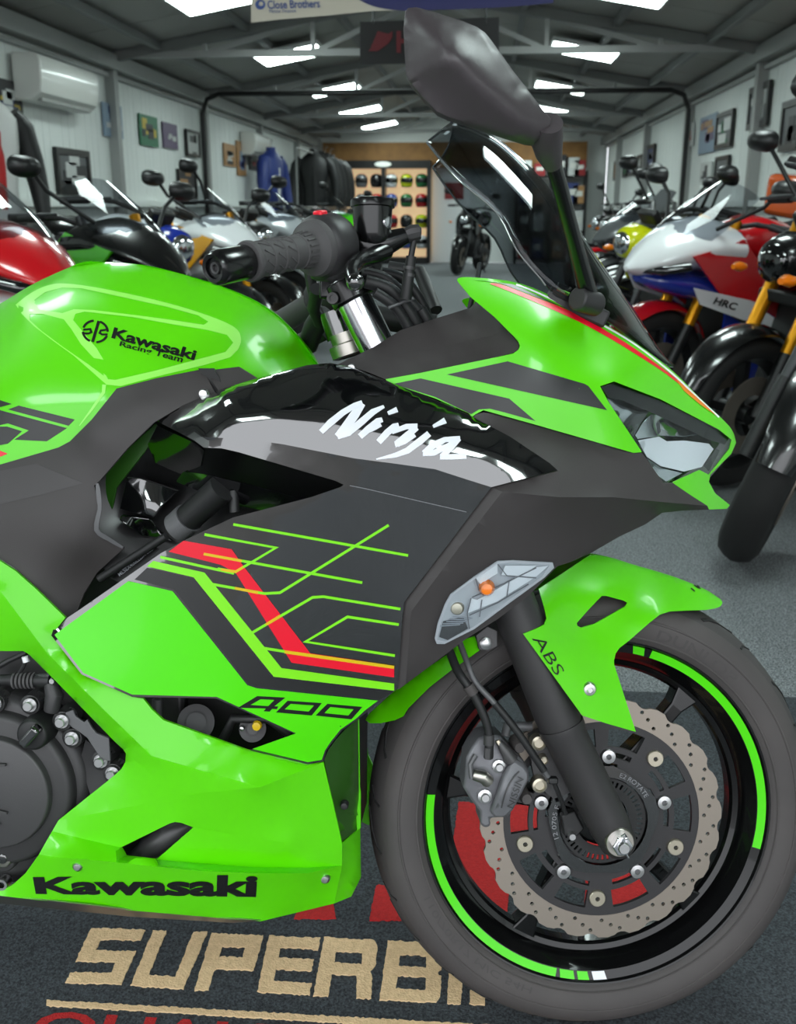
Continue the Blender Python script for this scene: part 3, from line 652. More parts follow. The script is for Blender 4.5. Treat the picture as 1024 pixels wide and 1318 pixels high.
# front inner face of the lower fairing, its green darkened for shade
IF = Field([(416,980,166),(462,926,120),(464,1066,94),(440,1086,140),(440,1000,140)])
sheet('inner_fairing', bike, 'green_shade_reflect', [(417,978),(422,966),(432,952),(445,938),(460,926),(462,1066),(440,1085),(428,1030)], IF, thick=3, sp=10)
sheet('inner_flange', bike, 'green_shade_reflect', [(421,1006),(440,1020),(458,1040),(461,1050),(452,1050),(437,1043)], Field([(421,1006,160),(440,1085,146),(462,1040,100),(462,926,124)]), thick=3, sp=8)
sheet('fairing_edge', bike, 'green', [(459,927),(462,926),(463,1014),(464,1020),(464,1066),(459,1070),(457,1042),(459,1012)], const(104), thick=4, sp=12)
m = MB(); m.lathe(P(443,1037,146), EL, [(0,.004),(.004,.003),(.0052,0),(.0052,-.006)], 14); m.build('flange_screw', 'hose', bike)

# --- dark mechanicals behind the openings
m = MB()
ax = (EX, EL, EU)
def bx(x0, y0, x1, y1, d, dep):
    a, b = P(x0,y0,d), P(x1,y1,d); c = (a+b)/2-EL*dep*.0005; dx = abs((b-a)@EX); dz = abs((b-a)@EU); m.box(c, (dx, dep*.001, dz), ax)
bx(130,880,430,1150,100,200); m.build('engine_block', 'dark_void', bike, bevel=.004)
m = MB(); bx(-60,820,240,1150,120,240); m.build('crankcase', 'engine', bike, bevel=.006)
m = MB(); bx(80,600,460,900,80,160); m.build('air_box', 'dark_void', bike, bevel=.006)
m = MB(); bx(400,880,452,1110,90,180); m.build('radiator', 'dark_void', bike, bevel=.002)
# fittings seen through the upper opening of the lower fairing
m = MB(); m.tube([P(252,930,110), P(252,930,150)], .022, 24); m.tube([P(252,930,150), P(252,930,156)], .012, 20); m.build('coolant_pump', 'hose', bike)
m = MB(); m.tube([P(325,938,110), P(325,938,150)], .016, 20); m.tube([P(325,938,150), P(325,938,158)], .007, 16); m.build('thermostat', 'engine', bike)
m = MB(); m.tube([P(202,900,150), P(202,925,150)], .006, 12); m.build('coolant_pipe', 'plate_grey', bike)
m = MB(); m.lathe(P(330,935,160), EL, [(0,.002),(.005,.001),(.006,-.004)], 12); m.build('yellow_plug', 'yellow_line', bike)
m = MB(); m.lathe(P(311,938,162), EL, [(0,.002),(.0025,.001),(.003,-.004)], 10); m.build('valve_cap', 'bolt', bike)
m = MB(); m.tube([P(285,955,140), P(300,925,146), P(345,925,146), P(372,944,140)], .006, 10); m.build('coolant_hose', 'hose', bike)
m = MB(); m.tube([P(170,1115,120), P(196,1090,150), P(215,1074,154), P(248,1060,140)], [.014,.016,.016,.012], 16); m.build('header_pipe', 'cast', bike)
# --- engine side: clutch cover and its fittings
EC = (3, 1020)
def ecyl(name, mt, c, r_px, d0, d1, ch=.004, seg=64, parent=bike):
    a = P(c[0], c[1], d1); r = np.linalg.norm(P(c[0]+r_px, c[1], d1)-a); h = (d1-d0)*.001; m = MB()
    m.lathe(a, EL, [(0,0),(r-ch,0),(r-ch*.3,-ch*.3),(r,-ch),(r+.002,-h)], seg); return m.build(name, mt, parent, smooth=50)
cover = ecyl('clutch_cover', 'engine', (-8,1015), 122, 120, 158, .012)
ecyl('cover_step', 'engine', (-8,1018), 100, 150, 172, .008, parent=cover)
ecyl('cover_plate', 'cast', (-10,1022), 72, 165, 182, .003, parent=cover)
m = MB()
for (pa, pb) in (((-60,1068),(0,1060)),((-20,1038),(10,1046)),((-60,980),(8,984))):
    m.bar(P(*pa,183), P(*pb,183), .003, .006, EL)
m.build('plate_ribs', 'cast', cover)
ecyl('oil_filler_neck', 'hose', (40,947), 20, 150, 186, .004, 28, cover)
m = MB(); a, b = P(30,958,192), P(49,936,192); m.bar(a, b, .012, .016, EL); m.build('oil_filler_cap', 'gloss_black', cover, bevel=.003)
for (x, y) in ((39,907),(80,928),(93,950),(130,979),(145,995),(-6,905)):
    m = MB(); p0 = P(x,y,168); m.lathe(p0, EL, [(0,.009),(.0052,.009),(.006,.008),(.006,.002),(.0085,.002),(.009,0),(.011,-.02)], 14); m.build('cover_bolt', 'bolt', cover, smooth=30)
    m = MB(); m.lathe(P(x,y,164), EL, [(.0085,.003),(.012,.001),(.0135,-.03)], 18); m.build('bolt_boss', 'engine', cover)
# finned bracket plate
sheet('bracket_plate', bike, 'plate_grey', [(84,917),(94,914),(97,922),(108,930),(112,926),(119,938),(124,944),(140,950),(142,980),(130,978),(112,950),(103,943),(92,936),(86,930)], Field([(84,917,166),(140,950,170),(142,980,172),(100,940,168)]), thick=4, sp=9)
sheet('cover_rib', bike, 'engine', [(110,952),(122,962),(150,1000),(118,1030),(112,1010),(104,975)], Field([(110,952,158),(150,1000,164),(118,1030,160),(104,975,150)]), thick=14, sp=10, bevel=.003)
m = MB(); m.tube([P(-20,876,150), P(10,875,156), P(66,876,160)], [.007,.007,.009], 14); m.build('clutch_cable', 'hose', bike)
m = MB()
for k in range(6): m.tube([P(18+k*5,876,159), P(20.5+k*5,876,159)], .0098, 14)
m.build('cable_bellows', 'grip_rubber', bike)
m = MB(); m.lathe(P(68,876,168), EL, [(0,.004),(.003,.004),(.004,.002),(.004,-.01)], 12); m.build('cable_bolt', 'bolt', bike)
m = MB(); m.tube([P(66,880,160), P(70,895,164), P(66,915,164)], [.009,.011,.009], 14); m.build('release_lever', 'engine', bike)
m = MB(); m.tube([P(-20,868,150), P(12,850,152), P(34,840,150)], .0035, 8); m.build('sensor_wire', 'hose', bike)
m = MB(); m.tube([P(34,852,160), P(32,845,160)], .004, 12); m.build('wire_clip', 'white', bike)
m = MB(); m.tube([P(22,870,156), P(30,858,158), P(33,850,158)], .0025, 8); m.build('sensor_wire', 'hose', bike)
ecyl('oil_filter_boss', 'engine', (2,1106), 18, 130, 168, .003, 28); ecyl('oil_level_window', 'steel', (2,1106), 12, 150, 171, .002, 28); ecyl('oil_level_glass', 'gloss_black', (2,1106), 7, 150, 173, .002, 20)
m = MB(); m.lathe(P(3,1138,170), EL, [(.004,.003),(.007,.003),(.008,0),(.008,-.01)], 16); m.build('drain_bolt', 'bolt', bike)

# --- dark grey nose side panel
nose_o = [(608,537,193),(613,533),(622,531,192),(636,533,190),(690,547,184),(750,565,172),(815,583,158),(826,583,152),(854,622,140),(866,622,132),(888,637),(910,651,96),(912,656,92),(880,657),(852,660,118),(830,675,128),(796,691,142),(760,712,158),(735,723,168),(717,729,176),(680,767,182),(640,797),(600,822,188),(575,841,186),(512,888,198),(516,816,208),(518,795),(520,776,212),(632,627,228),(718,606,212),(707,596,210),(656,562,202)]
NF = Membrane(nose_o, [[(632,627,228),(646,633,233),(722,640,228),(790,640,196),(850,646,154),(910,651,96)], [(646,633,233),(585,712,225),(529,787,216),(522,880,200)], [(718,606,212),(722,640,228)]], sp=11, bulge=.03)
sheet('nose_panel', bike, 'grey_plastic', None, NF, thick=6, bevel=.0015, smooth=40, mirror=True)

# --- upper cowl
FF = Field([(590,359,160),(610,357,150),(650,361,135),(685,370,124),(735,394,110),(777,417,98),(816,440,84),(865,477,60),(900,512,42),(932,542,26),(942,555,18),(947,570,14),(940,585,24),(912,612,66),(920,635,58),(939,650,30),(935,655,32),(912,656,86),(865,621,130),(900,605,84),
  (497,490,174),(540,480,178),(642,459,182),(668,443,178),(635,407,172),(605,382,168),(607,535,194),(560,514,184),(690,547,188),(636,533,194),(750,565,176),(815,583,160),(826,582,152),(772,497,166),(790,492,156),(850,515,108),(720,450,168),(760,460,146),(700,420,160),(700,500,186),(660,400,160),(655,380,150)], lam=.01)
cowl_o = curve([(590,364),(588,360),(593,357),(610,357),(650,361),(685,370),(735,394),(777,417),(816,440),(865,477),(900,512),(932,542),(943,556),(947,570)],3)+[(941,584),(927,598),(914,611),(912,620),(920,635),(939,650),(935,655),(912,656),(890,641),(865,621),(900,605),(912,611),(938,578),(941,566),(925,553),(850,514),(790,491),(772,497),(782,516),(826,582),(815,583),(690,547),(636,532),(622,528),(612,533),(607,537),(603,532),(560,513),(498,492),(496,488),(540,480),(642,459),(660,455),(667,450),(669,445),(666,438),(635,407),(605,382)]
cowl = sheet('upper_cowl', bike, 'green', cowl_o, FF, thick=4, sp=10, bevel=.0012, smooth=50, mirror=True)
decal('black_graphic', cowl, 'sticker_black', [[(575,482),(653,465),(752,494),(757,497),(781,528)], [(506,494),(541,487),(655,513),(689,542),(650,531),(630,526),(616,527),(606,533),(560,511)]], FF, eps=.6)
decal('red_stripe', cowl, 'red', [curve([(630,365),(645,366),(682,380),(735,401),(780,426),(817,449),(862,481),(884,500),(906,520),(890,508),(858,482),(815,454),(775,430),(730,407),(672,382),(645,371)],3,True)], FF, eps=.6, sp=8)
decal('orange_stripe', cowl, 'orange', [[(868,486),(884,500),(906,520),(922,535),(900,520),(880,503)]], FF, eps=1.0, sp=8)
decal('black_stripe', cowl, 'decal_black', [[(611,360),(660,366),(700,384),(735,400),(682,379),(645,365)]], FF, eps=.9, sp=8)
decal('white_stripe', cowl, 'white', [stroke(curve([(664,366),(690,376),(737,398),(780,421),(818,444),(864,480),(900,514),(925,537)],3), 2.2)], FF, eps=.9, sp=8)
# --- cockpit side panel
CK = Membrane([(432,470,148),(455,459,140),(480,447,132),(515,425,126),(560,410,122),(605,396,118),(612,388,116),(620,392,122),(635,407,140),(660,432,164),(668,442,172),(668,449,176),(662,454,177),(642,459,178),(560,477,176),(497,489,172),(470,478,164),(450,472,152)], [[(455,459,140),(460,466,146),(505,460,149),(550,450,150),(632,432,154),(650,424,156)]], sp=9)
sheet('cockpit_panel', bike, 'grey_plastic', None, CK, thick=4, bevel=.001, smooth=40, mirror=True)
m = MB(); m.lathe(P(452,474,156), EL, [(0,.003),(.004,.002),(.005,-.002)], 12); m.build('panel_screw', 'bolt', bike)
m = MB(); m.tube([P(604,398,110), P(607,385,112), P(613,368,118), P(617,340,60)], .003, 8); m.build('cockpit_trim', 'hose', bike)

# --- headlight
HF = Field([(772,497,160),(790,492,150),(850,515,104),(925,553,36),(941,566,18),(938,578,22),(912,611,64),(900,605,82),(855,622,128),(826,582,150),(782,516,160),(850,560,112)], lam=.01)
hl_o = [(773,497),(790,492),(850,515),(925,553),(939,563),(941,570),(938,579),(912,611),(900,605),(856,622),(826,582),(781,514)]
sheet('headlight_lens', bike, 'clear_lens', hl_o, HF, thick=2, sp=10, smooth=50, bevel=0)
HB = Field([(772,497,118),(790,492,110),(850,515,60),(941,566,-6),(912,611,20),(855,622,84),(826,582,106),(850,560,56)], lam=.01)
hous = sheet('headlight_housing', bike, 'gloss_black', [(768,496),(790,488),(850,511),(928,551),(944,564),(942,582),(912,616),(898,610),(855,626),(822,584)], HB, thick=4, sp=10)
def hsheet(name, mt, ol, pts, th=3, sp=7): return sheet(name, hous, mt, ol, Field([(x, y, HF(x, y)-k) for x, y, k in pts]), thick=th, sp=sp, smooth=60, bevel=.0006)
hsheet('reflector_bowl', 'reflector', [(817,560),(826,545),(838,533),(860,536),(884,543),(897,549),(899,559),(880,562),(850,561),(820,565)], [(817,560,10),(838,533,10),(897,549,12),(899,559,14),(855,550,34),(850,561,16),(820,565,10)])
hsheet('reflector_tail', 'reflector', [(781,512),(800,514),(820,521),(836,528),(824,545),(815,562),(800,545),(788,526)], [(781,512,8),(836,528,10),(815,562,8),(808,535,24)])
hsheet('lower_reflector', 'lamp_white', [(821,567),(848,562),(858,568),(880,567),(912,571),(918,578),(903,601),(880,607),(850,600),(832,588)], [(821,567,8),(912,571,9),(918,578,9),(880,607,8),(832,588,8),(860,580,14)])
hsheet('reflector_step', 'reflector', [(832,590),(850,602),(878,609),(857,620),(846,612)], [(832,590,8),(878,609,8),(857,620,8),(850,602,14)])
hsheet('end_reflector', 'plate_grey', [(906,600),(921,578),(926,580),(912,607)], [(906,600,8),(921,578,8),(926,580,9),(912,607,9)])
hsheet('bowl_rib', 'plate_grey', [(844,545),(848,540),(850,556),(846,560)], [(844,545,14),(848,540,14),(850,556,14),(846,560,14)], 1)
hsheet('headlight_brow', 'decal_black', [(774,498),(790,493),(850,516),(925,554),(938,564),(932,572),(912,566),(870,546),(836,530),(800,515),(783,512)], [(774,498,3),(790,493,3),(850,516,3),(938,564,4),(912,566,7),(836,530,7),(783,512,5)], 3, 9)
mat('lamp_silver', (188,191,196), .3)
# --- turn signal set into the nose panel
TS = Field([(x, y, NF(x, y)+k) for x, y, k in ((564,815,9),(570,795,12),(585,768,12),(640,726,11),(690,728,10),(704,730,9),(680,750,10),(600,805,10),(630,765,17))], lam=.01)
ts_o = [(559,822),(563,802),(572,778),(579,765),(610,742),(640,722),(660,721),(711,724),(713,731),(700,744),(660,773),(610,810),(572,829),(562,829)]
tsb = Field([(x, y, NF(x, y)+2.5) for x, y in ((564,815),(570,795),(585,768),(640,726),(690,728),(704,730),(680,750),(600,805),(630,765))], lam=.01)
sig = sheet('turn_signal', bike, 'lamp_silver', ts_o, tsb, thick=6, sp=9)
sheet('signal_lens', sig, 'clear_lens', ts_o, TS, thick=1.5, sp=9, smooth=50, bevel=0)
decal('lens_rim', sig, 'label_white', [stroke([(561,824),(565,803),(574,779),(581,766),(611,744),(641,724),(660,723),(709,726),(698,743),(658,771),(609,808),(573,827)], 1.6, True)], TS, eps=.3)
m = MB(); c0 = P(626,756,tsb(626,756)+3); m.lathe(c0, EL, [(0,.012),(.006,.010),(.009,.003),(.009,-.004)], 18); m.build('signal_bulb', 'amber', sig)
m = MB(); c0 = P(588,783,tsb(588,783)+2); m.lathe(c0, EL, [(0,.004),(.006,.003),(.008,-.002)], 14); m.build('bulb_socket', 'button', sig)
for pl in ([(600,790),(606,770),(614,772),(650,752),(690,730),(706,728),(690,742),(640,774)], [(612,744),(640,726),(640,738),(618,752)], [(645,740),(650,728),(690,728),(672,742)]):
    sheet('signal_reflector', sig, 'lamp_white', pl, Field([(x, y, tsb(x, y)+k) for x, y, k in ((600,790,4),(700,730,3),(640,728,6),(640,770,3),(612,746,5))]), thick=1, sp=8, bevel=0)
sheet('lens_pattern', sig, 'plate_grey', [(565,820),(570,800),(596,794),(602,809),(576,824)], Field([(x, y, tsb(x, y)+2) for x, y in ((566,818),(572,800),(596,796),(600,806))]), thick=1, sp=8, bevel=0)
for q in ([(606,770),(601,790),(604,810)], [(607,769),(640,755),(690,731)], [(604,792),(640,776),(680,752)], [(612,745),(616,760)], [(640,726),(652,741),(690,744)], [(620,772),(617,794)], [(655,748),(652,768)]):
    sheet('lens_seam', sig, 'thin_line', stroke(q, 1.3), Field([(x, y, tsb(x, y)+5.5) for x, y in ((564,815),(581,768),(640,726),(600,805),(700,730))]), thick=1, sp=8, bevel=0)
for k in range(5):
    a = (566+k*4, 806-k*3); sheet('lens_ridge', sig, 'label_white', stroke([a, (a[0]+26, a[1]-2+k)], 1.2), Field([(x, y, tsb(x, y)+3) for x, y in ((564,815),(581,768),(640,726),(600,805))]), thick=1, sp=8, bevel=0)

# --- windscreen
scp = [((549,183,72),(583,156)),((572,212,84),(627,172)),((596,237,94),(665,200)),((640,275,106),(715,253)),((665,322,118),(765,328)),((696,359,126),(800,378)),((715,381,122),(818,404)),((765,403,108),(840,438)),((815,438,80),(854,458)),((856,468,40),(868,472))]
sce = curve([a for a, b in scp], 3); scr_ = curve([b for a, b in scp], 3); NT = 10; sv = []
for (ex_, ey_, ed_), (rx_, ry_) in zip(sce, scr_):
    row = []
    for k in range(NT+1):
        th = PI/2*k/NT; f_ = 1-math.cos(th); row.append(P(rx_+(ex_-rx_)*f_, ry_+(ey_-ry_)*f_, ed_*math.sin(th)))
    sv.append([q-2*((q-BO)@EL)*EL for q in row[::-1]]+row[1:])
nc = 2*NT+1; m = MB(); m.add([q for r_ in sv for q in r_], [(i*nc+j, i*nc+j+1, (i+1)*nc+j+1, (i+1)*nc+j) for i in range(len(sv)-1) for j in range(nc-1)])
scr = m.build('windscreen', 'smoke', bike, smooth=70)
sd = scr.modifiers.new('thickness', 'SOLIDIFY'); sd.thickness = .0025; sd.offset = 0
m = MB(); m.tube([r_[-1] for r_ in sv[:17]], .0014, 8); m.build('screen_edge', 'smoke_edge', scr)
m = MB(); m.tube([r_[0] for r_ in sv[:17]], .0014, 8); m.build('screen_edge', 'smoke_edge', scr)
m = MB(); m.tube(sv[0], .0013, 8); m.build('screen_edge', 'smoke_edge', scr)
# --- mirror
MC = 345.0
def mp(x, y, d): return P(x, y, MC+d)
mo = [(521,15),(525,10),(535,9),(560,16),(595,27),(614,35),(624,42),(632,52),(660,91),(700,143),(709,153),(708,160),(697,174),(687,183),(676,182),(650,174),(610,161),(575,150),(562,144),(545,127),(528,107),(522,95),(520,60),(519,37)]
mz = [0,0,0,0,0,-1,-2,-3,-8,-18,-20,-20,-22,-22,-21,-12,-5,0,2,3,4,4,2,2]
MFD = Membrane([(x, y, d) for (x, y), d in zip(mo, mz)], [[(527,104,6),(545,90,22),(580,66,46)], [(540,13,4),(556,36,28),(580,66,46)], [(580,66,46),(620,106,30),(660,142,12),(690,170,-8)]], sp=8, bulge=.10, relax=4)
mat('mirror_shell', (64,58,61), .42, bump=(900,.3,.0004))
mir = sheet('mirror', bike, 'mirror_shell', None, MFD, thick=16, place=mp, smooth=60, bevel=.004)
MGo = [(524,18),(536,12),(595,30),(622,45),(656,92),(703,153),(684,178),(576,147),(563,141),(530,106),(523,90)]
sheet('mirror_glass', mir, 'chrome', MGo, Field([(521,15,-20),(709,153,-34),(562,144,-18),(624,42,-22)]), thick=2, place=mp, sp=20, bevel=0)
m = MB(); m.tube([mp(706,158,-24), mp(703,178,-40), mp(706,196,-55), mp(712,214,-66)], [.013,.0155,.013,.0085], 18); m.build('mirror_neck', 'mirror_shell', mir)
m = MB(); m.tube([mp(710,205,-62), mp(720,240,-90), mp(738,310,-160), mp(752,362,-205), mp(757,380,-220)], [.008,.008,.0088,.0105,.011], 18); m.build('mirror_stalk', 'semi_gloss', mir)
m = MB(); a, b = P(748,384,130), P(770,388,118); m.tube([P(742,384,142), P(768,392,120)], .0135, 20); m.build('stalk_mount', 'black_plastic', mir, bevel=.002)
m = MB(); m.tube([P(716,370,118), P(732,376,116)], .007, 6); m.build('mount_nut', 'chrome', mir)
m = MB(); m.bar(P(705,378,118), P(780,412,104), .02, .012, EL); m.build('mount_bracket', 'black_plastic', mir, bevel=.003)

# --- right handlebar
hb0, hb1 = P(277,345,318), P(447,311,150)                      # axis from bar end to clamp
ha = (hb1-hb0)/np.linalg.norm(hb1-hb0); HL = np.linalg.norm(hb1-hb0)
def hx(t): return hb0+ha*t
m = MB(); m.lathe(hb0, ha, [(0,.004),(.005,.004),(.006,.001),(.0095,.0005),(.010,-.003),(.0135,-.004),(.0162,-.001),(.017,.004),(.017,.041),(.0155,.043)], 40); m.build('bar_end', 'semi_gloss', bike)
m = MB(); m.lathe(hb0, ha, [(0,.0028),(.0035,.0028),(.0036,-.0005),(.0058,-.001),(.006,.003)], 20); m.build('bar_end_screw', 'cast', bike)
prof = [(.0155,.043),(.0195,.0435),(.0205,.046),(.0200,.050),(.0175,.053)]
x = .053
for k in range(4): prof += [(.0172,x),(.0172,x+.014),(.0182,x+.0148),(.0182,x+.0162),(.0172,x+.017)]; x += .017
prof += [(.0178,x+.002),(.0185,x+.012),(.021,x+.016),(.0285,x+.020),(.0305,x+.025),(.030,x+.031)]
m = MB(); m.lathe(hb0, ha, prof, 40); grip = m.build('handlebar_grip', 'grip_rubber', bike, smooth=35)
m = MB(); rf = np.cross(ha, V(0,0,1)); rf /= np.linalg.norm(rf); bf = np.cross(ha, rf)
for k in range(10):
    a = 2*PI*k/10
    for q in range(3):
        b0 = a+q*.35; pA = hx(.056+q*.017)+.0176*(math.cos(b0)*rf+math.sin(b0)*bf); pB = hx(.066+q*.017)+.0176*(math.cos(b0+.4)*rf+math.sin(b0+.4)*bf); m.bar(pA, pB, .0016, .0016, pA-hx(.06))
for k in range(18):
    a = 2*PI*k/18; u_ = math.cos(a)*rf+math.sin(a)*bf; m.bar(hx(x+.001)+.0178*u_, hx(x+.012)+.0187*u_, .0022, .0022, u_)
m.build('grip_pattern', 'grip_rubber', grip)
hs = x+.028
m = MB(); m.lathe(hb0, ha, [(.010,hs),(.030,hs),(.0335,hs+.004),(.0345,hs+.010),(.0335,hs+.030),(.031,hs+.036),(.010,hs+.037)], 40)
m.build('switch_housing', 'black_plastic', bike, smooth=45)
m = MB(); m.box(hx(hs+.018)+bf*(-.02 if bf[2] > 0 else .02)*1.0, (.030,.038,.034), (ha, rf, bf)); m.build('switch_lower', 'black_plastic', bike, bevel=.008)
upv = bf if bf[2] > 0 else -bf
m = MB(); m.box(hx(hs+.012)+upv*.034-rf*.0, (.012,.012,.007), (ha, rf, bf)); m.build('kill_switch', 'red', bike, bevel=.002)
m = MB(); m.tube([hx(.02), hx(HL+.012)], .011, 16); m.build('handlebar_tube', 'gloss_black', bike)
HP = P(440,420,0)
def left_of(p): q = HP+rot_about(p-HP, SAX, -_s); q = q-2*((q-BO)@EL)*EL; return HP+rot_about(q-HP, SAX, _s)
lh0, lh1 = left_of(hb0), left_of(hb1); la = (lh1-lh0)/np.linalg.norm(lh1-lh0)
m = MB(); m.tube([lh0, lh0+la*.042], .017, 24); m.build('bar_end', 'semi_gloss', bike)
m = MB(); m.lathe(lh0, la, [(.0155,.043),(.0195,.0435),(.0205,.046),(.0175,.053),(.0175,.13),(.021,.136),(.024,.14),(.012,.142)], 28); m.build('handlebar_grip', 'grip_rubber', bike)
m = MB(); m.lathe(lh0, la, [(.010,.142),(.026,.143),(.029,.150),(.029,.180),(.024,.186),(.010,.187)], 28); m.build('switch_housing', 'black_plastic', bike)
m = MB(); m.tube([lh0+la*.02, lh1+la*.012], .011, 12); m.build('handlebar_tube', 'gloss_black', bike)
# brake master cylinder with reservoir
rc = P(479,297,150); 
m = MB(); m.lathe(rc, EU, [(0,.034),(.019,.034),(.0235,.033),(.0245,.031),(.0245,.025),(.022,.024),(.0205,-.004),(.019,-.012),(.012,-.018),(0,-.018)], 36)
res = m.build('brake_reservoir', 'semi_gloss', bike)
wdir = (CAM-rc); wdir -= EU*(wdir@EU); wdir /= np.linalg.norm(wdir); wd2 = rot_about(wdir, EU, .95 if np.cross(EU, wdir)[0] > 0 else -.95)
m = MB(); m.lathe(rc+EU*.008+wd2*.0195, wd2, [(0,.003),(.005,.003),(.007,.002),(.008,-.001)], 20); m.build('fluid_window', 'chrome', res)
for sg in (-1,1):
    m = MB(); m.lathe(rc+EU*.034+wdir*.0*sg+EX*.013*sg, EU, [(0,.0015),(.003,.001),(.0035,-.001)], 10); m.build('reservoir_screw', 'hose', res)
m = MB(); m.tube([P(452,306,150), P(475,318,152), P(500,312,146), P(522,303,142)], [.012,.014,.013,.009], 16); m.build('master_cylinder', 'semi_gloss', bike)
m = MB(); m.tube([P(520,303,142), P(530,300,141), P(540,298,140)], [.0075,.0095,.0085], 10); m.lathe(P(541,298,140), EX, [(0,.001),(.004,.001),(.0065,-.001),(.0065,-.008)], 6); m.build('banjo_bolt', 'cast', bike, smooth=25)
m = MB(); m.tube([P(534,304,140), P(531,318,140), P(528,335,140)], .0035, 10); m.tube([P(529,330,140), P(526,352,140)], .0058, 12); m.tube([P(526,352,140), P(524,368,140), P(522,385,138)], .0065, 12); m.build('brake_hose_upper', 'hose', bike)
for yy in (343,352):
    m = MB(); m.tube([P(526.5,yy,140), P(526,yy+4,140)], .0066, 12); m.build('hose_crimp', 'cast', bike)
m = MB(); lv = [P(497,322,150), P(478,330,170), P(462,336,200), P(452,348,230), P(455,362,246)]
m.tube([np.array(q) for q in curve([tuple(v) for v in lv],4)], [.010]*4+[.0095]*4+[.0085]*4+[.0075]*5, 14); lev = m.build('brake_lever', 'semi_gloss', bike)
m = MB(); bc = P(457,363,250); m.lathe(bc, EL, [(0,.0092)]+[(.0092*math.cos(t), .0092*math.sin(t)) for t in np.linspace(1.3,-1.3,12)]+[(0,-.0092)], 24); m.build('lever_ball', 'gloss_black', lev, smooth=60)
# fork top, clamp, hoses at the steering head
fa = P(449,372,100); fbm = P(497,470,100)
fax = (fbm-fa)/np.linalg.norm(fbm-fa)
m = MB(); m.tube([fa+fax*.012, fbm], .0215, 32); m.build('fork_tube', 'chrome', bike)
m = MB(); m.tube([fa-fax*.012, fa+fax*.016], .027, 28); m.box(fa-EX*.018+fax*.0, (.03,.03,.024), (EX, EL, EU)); m.build('bar_clamp', 'semi_gloss', bike, bevel=.003)
m = MB(); m.lathe(P(428,384,124), EL, [(0,.001),(.0035,.001),(.0036,.003),(.0065,.003),(.007,0),(.007,-.01)], 16); m.build('clamp_bolt', 'cast', bike)
sa = P(436,412,20); sb = P(452,462,20); sx = (sb-sa)/np.linalg.norm(sb-sa)
m = MB(); m.tube([sa-sx*.012, sa+sx*.022], .022, 28); m.build('ignition_barrel', 'gloss_black', bike)
m = MB(); m.lathe(P(446,432,30), sx, [(.010,-.004),(.021,-.004),(.021,.008),(.026,.010),(.026,.024),(.020,.026)], 32); m.build('stem_nut', 'steel', bike)
m = MB(); m.tube([P(395,445,-40), P(405,420,-20), P(415,405,0)], .014, 14); m.tube([P(385,442,-60), P(420,425,-30)], .012, 12); m.build('ignition_switch', 'hose', bike)
m = MB(); m.tube([P(408,372,60), P(404,395,30), P(412,415,0)], .009, 12); m.tube([P(398,350,40), P(404,385,30)], .007, 10); m.build('throttle_cable', 'hose', bike)
for k, pts in enumerate(([(466,350,120),(495,358,110),(525,385,100),(550,412,90)], [(470,362,125),(500,372,118),(522,395,110),(540,425,100)], [(490,350,90),(520,360,80),(545,395,70),(552,425,60)], [(482,376,130),(505,392,124),(520,412,116),(530,432,110)])):
    m = MB(); cc = curve([tuple(P(*q)) for q in pts],5); m.tube(cc, .0062 if k != 1 else .008, 12); m.build('control_cable', 'hose', bike)
m = MB(); m.tube([P(500,396,136), P(532,384,126)], .0018, 8); m.build('cable_tie', 'plate_grey', bike)
m = MB(); m.tube([P(541,398,100), P(551,415,96)], .007, 12); m.build('cable_sleeve', 'hose', bike)
# bits across the steering head on the far side
m = MB(); m.tube([P(560,420,-90), P(430,400,-90)], .016, 16); m.tube([P(500,345,-150), P(540,350,-150), P(560,400,-110)], .01, 12); m.build('left_bar_hardware', 'hose', bike)

# --- front mudguard
GF = Field([(929,774,4),(906,758,2),(877,746,2),(815,727,4),(765,714,8),(756,717,16),(693,758,92),(702,789,116),(692,808,130),(673,816,135),(710,868,136),(749,921,137),(785,932,133),(818,942,126),(805,898,116),(790,855,104),(792,841,98),(810,824,88),(849,791,74),(909,785,34),(927,778,8),(774,767,74),(807,775,62),(742,802,96),(765,803,88),(720,735,62),(850,765,44),(800,745,40),(740,860,126),(755,886,128),(725,830,120)], lam=.01)
gd_o = curve([(756,717),(765,714),(790,719),(815,727),(850,737),(877,746),(906,758),(922,768),(929,774),(927,780),(920,783),(909,785)],3)+[(880,786),(862,787),(849,791),(835,802),(810,824),(797,834),(792,841),(790,850),(790,855),(818,942),(783,932),(749,921),(673,816),(692,808),(700,804),(703,796),(700,782),(693,758),(724,738)]
gd_h = [(774,767),(780,767),(802,773),(807,776),(804,781),(765,803),(748,808),(743,806),(742,802),(756,786)]
fen = sheet('front_mudguard', bike, 'green', gd_o, GF, thick=3, holes=[gd_h], sp=8, place=PW, nrm=WN, smooth=55, bevel=.001, mirror=True)
RF = Field([(470,927,10),(512,925,40),(525,912,56),(584,860,84),(577,842,70),(540,867,44),(507,890,20),(617,837,92),(594,824,80)], lam=.02)
sheet('rear_mudguard', fen, 'green', [(470,927),(474,920),(507,890),(540,867),(577,842),(594,824),(611,819),(617,837),(602,848),(584,860),(552,885),(525,912),(519,922),(508,927),(490,931),(476,931)], RF, thick=3, sp=8, place=PW, nrm=WN, smooth=60)
m = MB(); m.lathe(PW(625,828,100), WN, [(0,.003),(.003,.003),(.0055,.002),(.0075,.001),(.0075,-.006)], 16); m.build('mudguard_screw', 'bolt', fen)
sheet('mudguard_bracket', fen, 'cast', [(612,818),(627,806),(640,812),(640,832),(628,838),(616,836)], const(97), thick=4, sp=8, place=PW, nrm=WN)
